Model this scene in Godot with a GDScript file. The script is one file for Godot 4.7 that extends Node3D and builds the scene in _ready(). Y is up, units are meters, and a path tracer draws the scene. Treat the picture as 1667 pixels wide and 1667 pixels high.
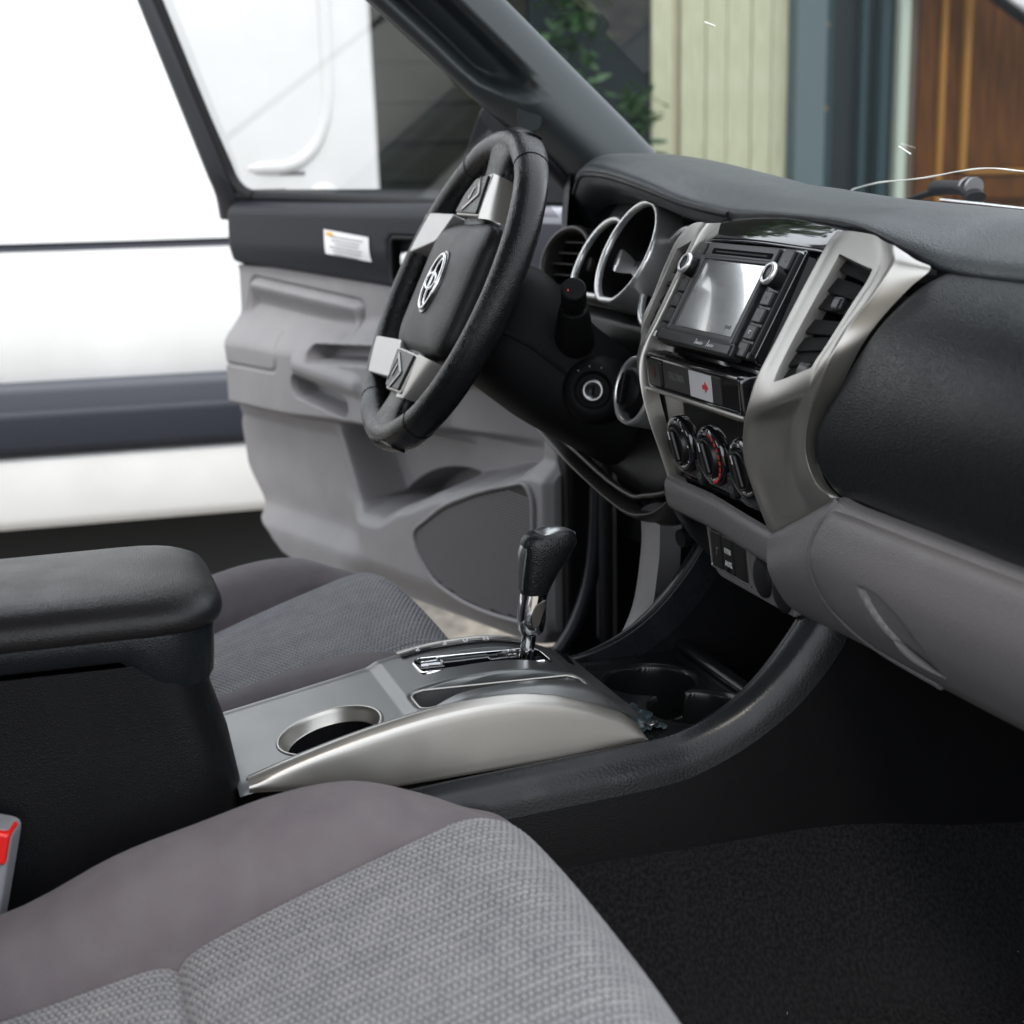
extends Node3D

# ---------------------------------------------------------------- mesh helpers
class MB:
	var p := PackedVector3Array()
	var uv := PackedVector2Array()
	var ix := PackedInt32Array()
	var weld := []
	var col := PackedColorArray()
	var flat := {}

	func grid(rows: Array, cu := false, cv := false, flip := false, skip = null):
		var R := rows.duplicate()
		if cv:
			R.append(R[0])
		var b0: int = p.size()
		var nr: int = R.size()
		var nc: int = R[0].size() + (1 if cu else 0)
		var vl := PackedFloat32Array()
		vl.resize(nc)
		for i in nr:
			var row: PackedVector3Array = R[i]
			var ul := 0.0
			for j in nc:
				var q: Vector3 = row[j % row.size()]
				if j > 0:
					ul += q.distance_to(row[j - 1])
				if i > 0:
					vl[j] += q.distance_to(R[i - 1][j % row.size()])
				p.append(q)
				uv.append(Vector2(ul, vl[j]))
		for i in nr - 1:
			for j in nc - 1:
				if skip != null and skip.call(i, j):
					continue
				var a := b0 + i * nc + j
				if flip:
					ix.append_array(PackedInt32Array([a, a + nc, a + nc + 1, a, a + nc + 1, a + 1]))
				else:
					ix.append_array(PackedInt32Array([a, a + 1, a + nc + 1, a, a + nc + 1, a + nc]))
		if cu:
			for i in nr:
				weld.append([b0 + i * nc, b0 + i * nc + nc - 1])
		if cv:
			for j in nc:
				weld.append([b0 + j, b0 + (nr - 1) * nc + j])
		return self

	func fan(loop: PackedVector3Array, flip := false):
		var c := Vector3.ZERO
		for q in loop:
			c += q
		c /= loop.size()
		var b0 := p.size()
		p.append(c)
		uv.append(Vector2.ZERO)
		for q in loop:
			p.append(q)
			uv.append(Vector2(q.x + q.z, q.y))
		for k in loop.size():
			var k2 := (k + 1) % loop.size()
			if flip:
				ix.append_array(PackedInt32Array([b0, b0 + 1 + k2, b0 + 1 + k]))
			else:
				ix.append_array(PackedInt32Array([b0, b0 + 1 + k, b0 + 1 + k2]))
		return self

	# polygon (CCW seen from +z of xf) extruded from z0 to z1, front edge rounded by bev
	func prism(poly: PackedVector2Array, xf: Transform3D, z0: float, z1: float, bev := 0.0, back := false):
		var q := poly
		if Geometry2D.is_polygon_clockwise(q):
			q = q.duplicate()
			q.reverse()
		var n := q.size()
		var nin := []
		for k in n:
			var d0: Vector2 = (q[k] - q[(k + n - 1) % n]).normalized()
			var d1: Vector2 = (q[(k + 1) % n] - q[k]).normalized()
			var n0 := Vector2(-d0.y, d0.x)
			var n1 := Vector2(-d1.y, d1.x)
			var m := (n0 + n1).normalized()
			nin.append(m / maxf(0.45, m.dot(n1)))
		var rows := []
		var lay := [[0.0, z0]]
		if bev > 0.0:
			for s in 4:
				var a: float = s / 3.0 * PI / 2
				lay.append([bev * (1 - cos(a)), z1 - bev + bev * sin(a)])
		else:
			lay.append([0.0, z1])
		for l in lay:
			var r := PackedVector3Array()
			for k in n:
				var w: Vector2 = q[k] + nin[k] * l[0]
				r.append(xf * Vector3(w.x, w.y, l[1]))
			rows.append(r)
		grid(rows, true, false, true)
		var inner := PackedVector2Array()
		for k in n:
			inner.append(q[k] + nin[k] * lay[-1][0])
		_cap(inner, xf, z1, false, q)
		if back:
			_cap(q, xf, z0, true)
		return self

	func _cap(q: PackedVector2Array, xf: Transform3D, z: float, flip: bool, outer := PackedVector2Array()):
		var t := Geometry2D.triangulate_polygon(q)
		if t.is_empty() and outer.size() == q.size():
			t = Geometry2D.triangulate_polygon(outer)
		var b0 := p.size()
		for w in q:
			p.append(xf * Vector3(w.x, w.y, z))
			uv.append(w)
		for k in range(0, t.size(), 3):
			var a := t[k]
			var b := t[k + 1]
			var c := t[k + 2]
			var cc := (q[b] - q[a]).cross(q[c] - q[a]) > 0.0
			if cc != flip:
				ix.append_array(PackedInt32Array([b0 + a, b0 + c, b0 + b]))
			else:
				ix.append_array(PackedInt32Array([b0 + a, b0 + b, b0 + c]))

	func box(c: Vector3, s: Vector3, bev := 0.0, basis := Basis()):
		var b: float = minf(bev, minf(s.x, minf(s.y, s.z)) * 0.45)
		var poly := PackedVector2Array()
		var hx := s.x / 2
		var hy := s.y / 2
		if b > 0.0:
			for k in 4:
				var cx: float = (hx - b) * [1, -1, -1, 1][k]
				var cy: float = (hy - b) * [1, 1, -1, -1][k]
				for m in 3:
					var a := k * PI / 2 + m * PI / 4
					poly.append(Vector2(cx + b * cos(a), cy + b * sin(a)))
		else:
			poly = PackedVector2Array([Vector2(hx, hy), Vector2(-hx, hy), Vector2(-hx, -hy), Vector2(hx, -hy)])
			var xf0 := Transform3D(basis, c)
			# hard box: six faces of their own
			for f in [[Vector3(1, 0, 0), Vector3(0, 1, 0), Vector3(0, 0, 1)], [Vector3(-1, 0, 0), Vector3(0, 1, 0), Vector3(0, 0, -1)], [Vector3(0, 0, -1), Vector3(0, 1, 0), Vector3(1, 0, 0)], [Vector3(0, 0, 1), Vector3(0, 1, 0), Vector3(-1, 0, 0)], [Vector3(1, 0, 0), Vector3(0, 0, -1), Vector3(0, 1, 0)], [Vector3(1, 0, 0), Vector3(0, 0, 1), Vector3(0, -1, 0)]]:
				var X: Vector3 = f[0] * s / 2
				var Y: Vector3 = f[1] * s / 2
				var Z: Vector3 = f[2] * s / 2
				grid([PackedVector3Array([xf0 * (Z + Y - X), xf0 * (Z + Y + X)]), PackedVector3Array([xf0 * (Z - Y - X), xf0 * (Z - Y + X)])])
			return self
		prism(poly, Transform3D(basis, c), 0, s.z / 2, b)
		prism(poly, Transform3D(basis * Basis(Vector3.UP, PI), c), 0, s.z / 2, b)
		return self

	# profile of Vector2(radius, height) turned about local z
	func lathe(prof: Array, xf: Transform3D, n := 32, sx := 1.0, sy := 1.0):
		var rows := []
		for w in prof:
			var r := PackedVector3Array()
			for k in n:
				var a := TAU * k / n
				r.append(xf * Vector3(w.x * cos(a) * sx, w.x * sin(a) * sy, w.y))
			rows.append(r)
		grid(rows, true, false, true)
		return self

	# tube along a path; rad is a float or a Callable(t) -> Vector2(side, up); up hint fixes the frame
	func tube(path: PackedVector3Array, rad, n := 12, closed := false, up := Vector3.ZERO, cap := true):
		var m := path.size()
		var rows := []
		var pv := Vector3.ZERO
		for i in m:
			var a: Vector3 = path[(i + m - 1) % m] if closed or i > 0 else path[0]
			var b: Vector3 = path[(i + 1) % m] if closed or i < m - 1 else path[m - 1]
			var t := (b - a).normalized()
			var s: Vector3
			if up != Vector3.ZERO:
				s = t.cross(up).normalized()
			elif i == 0:
				s = t.cross(Vector3.UP if absf(t.y) < 0.9 else Vector3.RIGHT).normalized()
			else:
				s = (pv - t * pv.dot(t)).normalized()
			pv = s
			var w := s.cross(t).normalized()
			var f := float(i) / maxf(1, m - 1)
			var rr: Vector2 = rad.call(f) if rad is Callable else Vector2(rad, rad)
			var r := PackedVector3Array()
			for k in n:
				var g := TAU * k / n
				r.append(path[i] + s * cos(g) * rr.x + w * sin(g) * rr.y)
			rows.append(r)
		grid(rows, true, closed, false)
		if cap and not closed:
			fan(rows[0], true)
			fan(rows[m - 1], false)
		return self

	# band between an outer and an inner loop of equal count; prof holds [share from outer to inner, height]
	func frame(outer: PackedVector2Array, inner: PackedVector2Array, xf: Transform3D, prof: Array):
		var rows := []
		for w in prof:
			var r := PackedVector3Array()
			for k in outer.size():
				var q: Vector2 = outer[k].lerp(inner[k], w[0])
				r.append(xf * Vector3(q.x, q.y, w[1]))
			rows.append(r)
		grid(rows, true, false, true)
		return self

	func done(turn := false) -> ArrayMesh:
		var n := PackedVector3Array()
		n.resize(p.size())
		for k in range(0, ix.size(), 3):
			var a := ix[k]
			var b := ix[k + 1]
			var c := ix[k + 2]
			var f := (p[c] - p[a]).cross(p[b] - p[a])
			n[a] += f
			n[b] += f
			n[c] += f
		for w in weld:
			var s: Vector3 = n[w[0]] + n[w[1]]
			n[w[0]] = s
			n[w[1]] = s
		for k in n.size():
			n[k] = n[k].normalized() if n[k].length_squared() > 0 else Vector3.UP
		var A := []
		A.resize(Mesh.ARRAY_MAX)
		A[Mesh.ARRAY_VERTEX] = p
		A[Mesh.ARRAY_NORMAL] = n
		A[Mesh.ARRAY_TEX_UV] = uv
		A[Mesh.ARRAY_INDEX] = ix
		if col.size() == p.size():
			A[Mesh.ARRAY_COLOR] = col
		var me := ArrayMesh.new()
		me.add_surface_from_arrays(Mesh.PRIMITIVE_TRIANGLES, A)
		return me

func v(x, y, z = 0.0) -> Vector3:
	return Vector3(x, y, z)

func mb() -> MB:
	return MB.new()

func cr(a, b, c, d, t):
	return 0.5 * (2.0 * b + (c - a) * t + (2.0 * a - 5.0 * b + 4.0 * c - d) * t * t + (3.0 * b - a - 3.0 * c + d) * t * t * t)

func spl(pts, sub: int, closed := false) -> PackedVector3Array:
	var o := PackedVector3Array()
	var n: int = pts.size()
	for i in (n if closed else n - 1):
		for k in sub:
			if closed:
				o.append(cr(pts[(i + n - 1) % n], pts[i], pts[(i + 1) % n], pts[(i + 2) % n], float(k) / sub))
			else:
				var a: Vector3 = pts[i - 1] if i > 0 else pts[0] * 2.0 - pts[1]
				var d: Vector3 = pts[i + 2] if i + 2 < n else pts[n - 1] * 2.0 - pts[n - 2]
				o.append(cr(a, pts[i], pts[i + 1], d, float(k) / sub))
	if not closed:
		o.append(pts[n - 1])
	return o

func spl2d(pts, sub: int, closed := false) -> PackedVector2Array:
	var a := []
	for q in pts:
		a.append(Vector3(q.x, q.y, 0))
	var o := PackedVector2Array()
	for q in spl(a, sub, closed):
		o.append(Vector2(q.x, q.y))
	return o

# smooth grid through coarse rows
func fine(rows: Array, su: int, sv: int, cu := false, cv := false) -> Array:
	var a := []
	for r in rows:
		a.append(spl(r, su, cu))
	var n: int = a[0].size()
	var cols := []
	for j in n:
		var c := []
		for r in a:
			c.append(r[j])
		cols.append(spl(c, sv, cv))
	var o := []
	for i in cols[0].size():
		var r := PackedVector3Array()
		for j in n:
			r.append(cols[j][i])
		o.append(r)
	return o

# polygon with its corners rounded
func rp(pts: Array, r: float, seg := 4) -> PackedVector2Array:
	var o := PackedVector2Array()
	var n := pts.size()
	for k in n:
		var a: Vector2 = pts[(k + n - 1) % n]
		var b: Vector2 = pts[k]
		var c: Vector2 = pts[(k + 1) % n]
		var d: float = minf(r, minf(a.distance_to(b), b.distance_to(c)) * 0.45)
		var p0: Vector2 = b + (a - b).normalized() * d
		var p1: Vector2 = b + (c - b).normalized() * d
		for s in seg + 1:
			var t := float(s) / seg
			o.append(p0.lerp(b, t).lerp(b.lerp(p1, t), t))
	return o

func rr(w: float, h: float, r: float, cx := 0.0, cy := 0.0) -> PackedVector2Array:
	return rp([Vector2(cx - w / 2, cy - h / 2), Vector2(cx + w / 2, cy - h / 2), Vector2(cx + w / 2, cy + h / 2), Vector2(cx - w / 2, cy + h / 2)], r)

func ell(cx: float, cy: float, rx: float, ry: float, n := 40, a0 := 0.0, a1 := TAU) -> PackedVector2Array:
	var o := PackedVector2Array()
	var full := absf(a1 - a0 - TAU) < 0.001
	for k in n:
		var a := a0 + (a1 - a0) * k / (n if full else n - 1)
		o.append(Vector2(cx + rx * cos(a), cy + ry * sin(a)))
	return o

# a loop scaled about its middle
func shrink(l: PackedVector2Array, d: float) -> PackedVector2Array:
	var n := l.size()
	var cw := Geometry2D.is_polygon_clockwise(l)
	var o := PackedVector2Array()
	for k in n:
		var a: Vector2 = (l[(k + 1) % n] - l[(k + n - 1) % n]).normalized()
		var m := Vector2(-a.y, a.x) * (-1 if cw else 1)
		o.append(l[k] + m * d)
	return o

func ss(a: float, b: float, x: float) -> float:
	return smoothstep(a, b, x)

# signed distance to a rounded box
func sdb(x: float, y: float, hx: float, hy: float, r: float) -> float:
	var qx := absf(x) - hx + r
	var qy := absf(y) - hy + r
	return Vector2(maxf(qx, 0), maxf(qy, 0)).length() + minf(maxf(qx, qy), 0.0) - r

func pt(x, tilt, o: Vector3) -> Transform3D:
	return Transform3D(Basis(Vector3.RIGHT, -tilt), o + Vector3(x, 0, 0))

func look_xf(o: Vector3, n: Vector3, up := Vector3.UP) -> Transform3D:
	var z := n.normalized()
	var x := up.cross(z).normalized()
	return Transform3D(Basis(x, z.cross(x), z), o)

func obj(called: String, b, m: Material, parent: Node = self, turn := false) -> MeshInstance3D:
	var o := MeshInstance3D.new()
	o.name = called
	o.mesh = b.done(turn) if b is MB else b
	o.material_override = m
	if parent == self:
		numbered(o)
	parent.add_child(o, true)
	return o

var taken := {}
func numbered(o: Node):
	var base := str(o.name)
	taken[base] = taken.get(base, -1) + 1
	if taken[base] > 0:
		o.name = "%s_%03d" % [base, taken[base]]

func thing(called: String, label: String, category: String, at := Vector3.ZERO, group := "") -> Node3D:
	var o := Node3D.new()
	o.name = called
	numbered(o)
	add_child(o, true)
	o.position = at
	o.set_meta("label", label)
	o.set_meta("category", category)
	if group:
		o.set_meta("group", group)
	return o

func words(called: String, s: String, h: float, xf: Transform3D, m: Material, parent: Node, bold := false):
	var t := TextMesh.new()
	var f := SystemFont.new()
	f.font_names = PackedStringArray(["Droid Sans"])
	if bold:
		f.font_weight = 700
	t.font = f
	t.text = s
	t.font_size = 32
	t.pixel_size = h / 23.0
	t.depth = 0.0003
	t.curve_step = 1.0
	var o := MeshInstance3D.new()
	o.name = called
	o.mesh = t
	o.material_override = m
	o.transform = xf
	parent.add_child(o, true)
	return o

# ---------------------------------------------------------------- materials
var M := {}

func lin(r: float, g: float, b: float) -> Color:
	return Color(r, g, b).linear_to_srgb()

func mk(n: String, r: float, g: float, b: float, rough := 0.5, metal := 0.0, spec := 0.5) -> StandardMaterial3D:
	var m := StandardMaterial3D.new()
	m.resource_name = n
	m.albedo_color = lin(r, g, b)
	m.roughness = rough
	m.metallic = metal
	m.metallic_specular = spec
	M[n] = m
	return m

func noise_tex(kind: int, freq: float, seed_: int, normal := false, strength := 4.0, size := 256, oct := 3) -> NoiseTexture2D:
	var f := FastNoiseLite.new()
	f.noise_type = kind
	f.frequency = freq
	f.seed = seed_
	f.fractal_octaves = oct
	if kind == FastNoiseLite.TYPE_CELLULAR:
		f.cellular_return_type = FastNoiseLite.RETURN_DISTANCE2_SUB
		f.fractal_type = FastNoiseLite.FRACTAL_NONE
	var t := NoiseTexture2D.new()
	t.noise = f
	t.width = size
	t.height = size
	t.seamless = true
	t.as_normal_map = normal
	t.bump_strength = strength
	return t

# noise turned into an image whose values lie between lo and hi
func tone_tex(freq: float, seed_: int, lo: Color, hi: Color, size := 256, oct := 4) -> ImageTexture:
	var f := FastNoiseLite.new()
	f.noise_type = FastNoiseLite.TYPE_SIMPLEX_SMOOTH
	f.frequency = freq
	f.seed = seed_
	f.fractal_octaves = oct
	var im := f.get_seamless_image(size, size)
	im.convert(Image.FORMAT_RGB8)
	for y in size:
		for x in size:
			im.set_pixel(x, y, lo.lerp(hi, im.get_pixel(x, y).r))
	return ImageTexture.create_from_image(im)

func grain(m: StandardMaterial3D, tex: Texture2D, scale: float, amount: float):
	m.normal_enabled = true
	m.normal_texture = tex
	m.normal_scale = amount
	m.uv1_triplanar = true
	m.uv1_triplanar_sharpness = 4.0
	m.uv1_scale = Vector3.ONE * scale

func make_materials():
	var pebble := noise_tex(FastNoiseLite.TYPE_CELLULAR, 0.11, 3, true, 4.0, 1024)
	var fuzz := noise_tex(FastNoiseLite.TYPE_SIMPLEX, 0.22, 5, true, 4.0, 1024)
	var soft := noise_tex(FastNoiseLite.TYPE_SIMPLEX_SMOOTH, 0.08, 8, true, 3.0, 1024)
	var smudge := tone_tex(0.012, 21, Color(0.78, 0.78, 0.78), Color(1, 1, 1))
	var smudge2 := tone_tex(0.02, 25, Color(0.55, 0.55, 0.55), Color(1, 1, 1))
	var m
	m = mk("grey_trim", 0.2, 0.194, 0.198, 0.55)
	grain(m, pebble, 4.0, 0.22)
	m.albedo_texture = tone_tex(0.01, 31, Color(0.95, 0.945, 0.95), Color(1, 1, 1))
	m = mk("grey_dash", 0.105, 0.099, 0.102, 0.5)
	grain(m, pebble, 4.0, 0.3)
	m.roughness_texture = smudge
	m = mk("dash_top", 0.032, 0.038, 0.042, 0.46)
	grain(m, pebble, 4.0, 0.35)
	m.roughness_texture = smudge
	m = mk("dash_black", 0.006, 0.0075, 0.009, 0.4, 0.0, 0.32)
	grain(m, pebble, 4.0, 0.3)
	m.roughness_texture = smudge
	m = mk("door_dark", 0.009, 0.0105, 0.015, 0.48, 0.0, 0.32)
	grain(m, pebble, 4.0, 0.25)
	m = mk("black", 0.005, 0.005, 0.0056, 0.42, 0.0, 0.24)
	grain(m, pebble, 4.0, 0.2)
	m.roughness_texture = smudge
	m = mk("matt", 0.008, 0.008, 0.008, 0.9, 0.0, 0.1)
	m = mk("gloss", 0.006, 0.006, 0.007, 0.07)
	m.clearcoat_enabled = true
	m.clearcoat = 0.6
	m.clearcoat_roughness = 0.03
	m = mk("radio", 0.008, 0.008, 0.0085, 0.32, 0.0, 0.4)
	m = mk("leather", 0.007, 0.0072, 0.0078, 0.34, 0.0, 0.36)
	grain(m, pebble, 4.0, 0.45)
	m.roughness_texture = smudge2
	m = mk("padskin", 0.0095, 0.0092, 0.0096, 0.42, 0.0, 0.32)
	grain(m, pebble, 4.0, 0.3)
	m.roughness_texture = smudge
	m = mk("rail", 0.007, 0.008, 0.0095, 0.36, 0.0, 0.36)
	grain(m, soft, 4.0, 0.16)
	m.roughness_texture = smudge2
	m = mk("silver", 0.36, 0.348, 0.328, 0.4, 0.85)
	m.roughness_texture = smudge
	m.uv1_triplanar = true
	m.uv1_scale = Vector3.ONE * 6
	m = mk("silver_light", 0.46, 0.455, 0.445, 0.4, 0.6)
	m = mk("plate", 0.13, 0.135, 0.136, 0.36, 0.7)
	m.roughness_texture = smudge
	m.uv1_triplanar = true
	m.uv1_scale = Vector3.ONE * 5
	m = mk("ring", 0.62, 0.62, 0.62, 0.3, 0.8)
	m = mk("chrome", 0.75, 0.75, 0.76, 0.1, 1.0)
	m = mk("steel", 0.24, 0.24, 0.24, 0.35, 1.0)
	m = mk("weave", 0.235, 0.233, 0.238, 0.85)
	m.vertex_color_use_as_albedo = true
	m.albedo_texture = tone_tex(0.03, 41, Color(0.82, 0.83, 0.86), Color(1, 1, 1))
	m.uv1_triplanar = true
	m.uv1_scale = Vector3.ONE * 4
	m.rim_enabled = true
	m.rim = 0.3
	m = mk("cloth", 0.1, 0.09, 0.095, 0.9)
	grain(m, fuzz, 4.0, 0.55)
	m.albedo_texture = tone_tex(0.012, 47, Color(0.92, 0.89, 0.92), Color(1, 1, 1), 512, 5)
	m.rim_enabled = true
	m.rim = 0.35
	m = mk("skirt", 0.035, 0.034, 0.038, 0.9)
	grain(m, fuzz, 4.0, 0.8)
	m = mk("carpet", 0.021, 0.021, 0.0225, 1.0, 0.0, 0.15)
	grain(m, fuzz, 4.0, 1.2)
	m.albedo_texture = tone_tex(0.2, 51, Color(0.55, 0.55, 0.58), Color(1, 1, 1), 256, 2)
	m = mk("rubber", 0.008, 0.008, 0.009, 0.6, 0.0, 0.3)
	m = mk("seal", 0.014, 0.0145, 0.019, 0.38, 0.0, 0.4)
	m = mk("head", 0.4, 0.4, 0.39, 0.95)
	grain(m, fuzz, 4.0, 0.4)
	m = mk("paint", 0.16, 0.16, 0.19, 0.3, 0.3)
	m.clearcoat_enabled = true
	m.clearcoat = 0.8
	m.clearcoat_roughness = 0.05
	m = mk("screen", 0.52, 0.53, 0.53, 0.13, 0.7, 0.9)
	m.clearcoat_enabled = true
	m.clearcoat = 1.0
	m.clearcoat_roughness = 0.03
	m = mk("print", 0.55, 0.55, 0.55, 0.6)
	m = mk("print_dim", 0.1, 0.1, 0.1, 0.6)
	m = mk("print_ink", 0.06, 0.06, 0.07, 0.7)
	m = mk("red_print", 0.5, 0.02, 0.02, 0.5)
	m = mk("red_button", 0.62, 0.015, 0.012, 0.3)
	m = mk("buckle", 0.2, 0.2, 0.215, 0.5)
	m = mk("paper", 0.75, 0.75, 0.76, 0.6)
	m = mk("amber", 0.7, 0.42, 0.1, 0.6)
	m = mk("pale_panel", 0.5, 0.5, 0.52, 0.35)
	m = mk("van_white", 0.74, 0.74, 0.735, 0.3)
	m.clearcoat_enabled = true
	m.clearcoat = 0.7
	m.clearcoat_roughness = 0.05
	m.albedo_texture = tone_tex(0.01, 81, Color(0.95, 0.95, 0.945), Color(1, 1, 1), 512, 5)
	m.uv1_triplanar = true
	m.uv1_scale = Vector3.ONE * 0.8
	m = mk("van_band", 0.014, 0.017, 0.026, 0.5)
	m = mk("van_strip", 0.06, 0.064, 0.078, 0.5)
	m = mk("grille", 0.014, 0.013, 0.013, 0.7)
	mk("taupe", 0.035, 0.032, 0.029, 0.42, 0.3)
	mk("shroud", 0.0045, 0.0046, 0.005, 0.6, 0.0, 0.2)
	grain(M.shroud, pebble, 4.0, 0.15)
	mk("under_shade", 0.016, 0.016, 0.016, 0.9)  # near black tone, stands in for the shade beneath the van
	mk("pillar_skin", 0.034, 0.043, 0.047, 0.45)
	grain(M.pillar_skin, pebble, 4.0, 0.2)
	mk("grille_rib", 0.13, 0.12, 0.124, 0.7)
	m = mk("glass", 0.012, 0.03, 0.028, 0.02)
	m.albedo_color.a = 0.1
	m.transparency = BaseMaterial3D.TRANSPARENCY_ALPHA
	m = mk("glass_door", 0.006, 0.014, 0.013, 0.02)
	m.albedo_color.a = 0.42
	m.transparency = BaseMaterial3D.TRANSPARENCY_ALPHA
	m = mk("fissure", 0.85, 0.85, 0.8, 0.2)
	m = mk("wood", 0.1, 0.037, 0.0035, 0.6, 0.0, 0.2)
	m.albedo_texture = tone_tex(0.02, 61, Color(0.6, 0.55, 0.5), Color(1, 1, 1))
	m.uv1_triplanar = true
	m.uv1_scale = Vector3(6, 0.5, 6)
	m = mk("wood_edge", 0.2, 0.095, 0.014, 0.5, 0.0, 0.3)
	m = mk("cream", 0.36, 0.38, 0.28, 0.8, 0.0, 0.3)
	m.albedo_texture = tone_tex(0.03, 63, Color(0.86, 0.85, 0.8), Color(1, 1, 1))
	m.uv1_triplanar = true
	m.uv1_scale = Vector3(8, 0.6, 8)
	m = mk("cream_old", 0.28, 0.26, 0.18, 0.8)
	m = mk("slate", 0.065, 0.092, 0.1, 0.7, 0.0, 0.3)
	m = mk("teal_frame", 0.014, 0.031, 0.035, 0.6, 0.0, 0.25)
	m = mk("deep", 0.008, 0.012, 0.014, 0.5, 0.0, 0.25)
	m = mk("pale_strip", 0.26, 0.31, 0.26, 0.6)
	m = mk("lap", 0.02, 0.021, 0.015, 0.8, 0.0, 0.2)
	m.albedo_texture = tone_tex(0.03, 67, Color(0.6, 0.6, 0.6), Color(1, 1, 1))
	m.uv1_triplanar = true
	m.uv1_scale = Vector3(1, 6, 0.6)
	m = mk("leaf", 0.02, 0.052, 0.018, 0.55)
	m.backlight_enabled = true
	m.backlight = Color(0.12, 0.2, 0.06)
	m = mk("bark", 0.06, 0.045, 0.03, 0.9)
	m = mk("ground", 0.34, 0.3, 0.25, 0.95)
	m.albedo_texture = tone_tex(0.03, 71, Color(0.6, 0.6, 0.6), Color(1, 1, 1), 512, 5)
	m.uv1_triplanar = true
	m.uv1_scale = Vector3.ONE * 0.9
	mk("tray", 0.006, 0.0065, 0.007, 0.28, 0.0, 0.4)
	M.tray.roughness_texture = smudge
	mk("capsilver", 0.3, 0.31, 0.31, 0.25, 0.85)
	m = mk("debris", 0.02, 0.034, 0.04, 0.3)
	M.glass.metallic_specular = 0.5

const HT := 0.4943   # lean of the radio's plane
const WT := 0.4589   # lean of the wheel's plane

func zs(y: float) -> float:   # middle of the centre stack, seen from the side
	var pts := [[0.075, -0.055], [0.046, -0.028], [-0.05, 0.022], [-0.057, 0.0245], [-0.09, 0.028], [-0.1, 0.022], [-0.143, 0.01], [-0.18, 0.008]]
	for k in pts.size() - 1:
		if y >= pts[k + 1][0]:
			return lerpf(pts[k][1], pts[k + 1][1], (y - pts[k][0]) / (pts[k + 1][0] - pts[k][0]))
	return 0.008

func _ready():
	var cam := Camera3D.new()
	cam.name = "camera"
	cam.position = Vector3(1.2005, 0.1123, 0.5866)
	cam.rotation_degrees = Vector3(-12.863, 72.323, -1.033)
	cam.fov = 38.30
	cam.near = 0.05
	cam.far = 300.0
	var ca := CameraAttributesPhysical.new()
	ca.frustum_focal_length = 35.0
	ca.frustum_focus_distance = 1.34
	ca.exposure_aperture = 4.6
	cam.attributes = ca
	add_child(cam)
	cam.current = true

	var sky_m := ProceduralSkyMaterial.new()
	sky_m.sky_top_color = lin(0.68, 0.72, 0.77)
	sky_m.sky_horizon_color = lin(0.8, 0.84, 0.88)
	sky_m.sky_curve = 0.2
	sky_m.ground_bottom_color = lin(0.2, 0.19, 0.17)
	sky_m.ground_horizon_color = lin(0.4, 0.4, 0.4)
	sky_m.sky_energy_multiplier = 1.35
	var sky := Sky.new()
	sky.sky_material = sky_m
	var env := Environment.new()
	env.background_mode = Environment.BG_SKY
	env.sky = sky
	env.tonemap_mode = Environment.TONE_MAPPER_LINEAR
	env.tonemap_exposure = 2.15
	env.sdfgi_enabled = true
	env.ssao_enabled = true
	env.ssil_enabled = true
	var we := WorldEnvironment.new()
	we.name = "world"
	we.environment = env
	add_child(we)
	var sun := DirectionalLight3D.new()
	sun.name = "sun"
	sun.light_energy = 0.3
	sun.light_color = Color(1.0, 0.97, 0.93)
	sun.light_angular_distance = 14.0
	sun.shadow_enabled = true
	sun.transform = Transform3D(Basis.looking_at(Vector3(-0.55, -0.78, -0.3), Vector3.UP), Vector3(0, 5, 0))
	add_child(sun)

	make_materials()
	build_ground()
	build_house()
	build_van()
	build_tree()
	build_shrubs()
	build_cab()
	build_pillar()
	build_door()
	build_dashboard()
	build_glove_box()
	build_centre_stack()
	build_stereo()
	build_column()
	build_wheel()
	build_console()
	build_armrest()
	build_lever()
	build_seats()
	build_buckle()
	build_windscreen()
	build_wiper()
	build_debris()

# ---------------------------------------------------------------- outside
func struct_(called: String, b, m: Material) -> MeshInstance3D:
	var o = obj(called, b, m)
	o.set_meta("kind", "structure")
	return o

func build_ground():
	var b = mb()
	b.grid([PackedVector3Array([v(-80, -1.2, -80), v(80, -1.2, -80)]), PackedVector3Array([v(-80, -1.2, 80), v(80, -1.2, 80)])])
	struct_("ground", b, M.ground)

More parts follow.
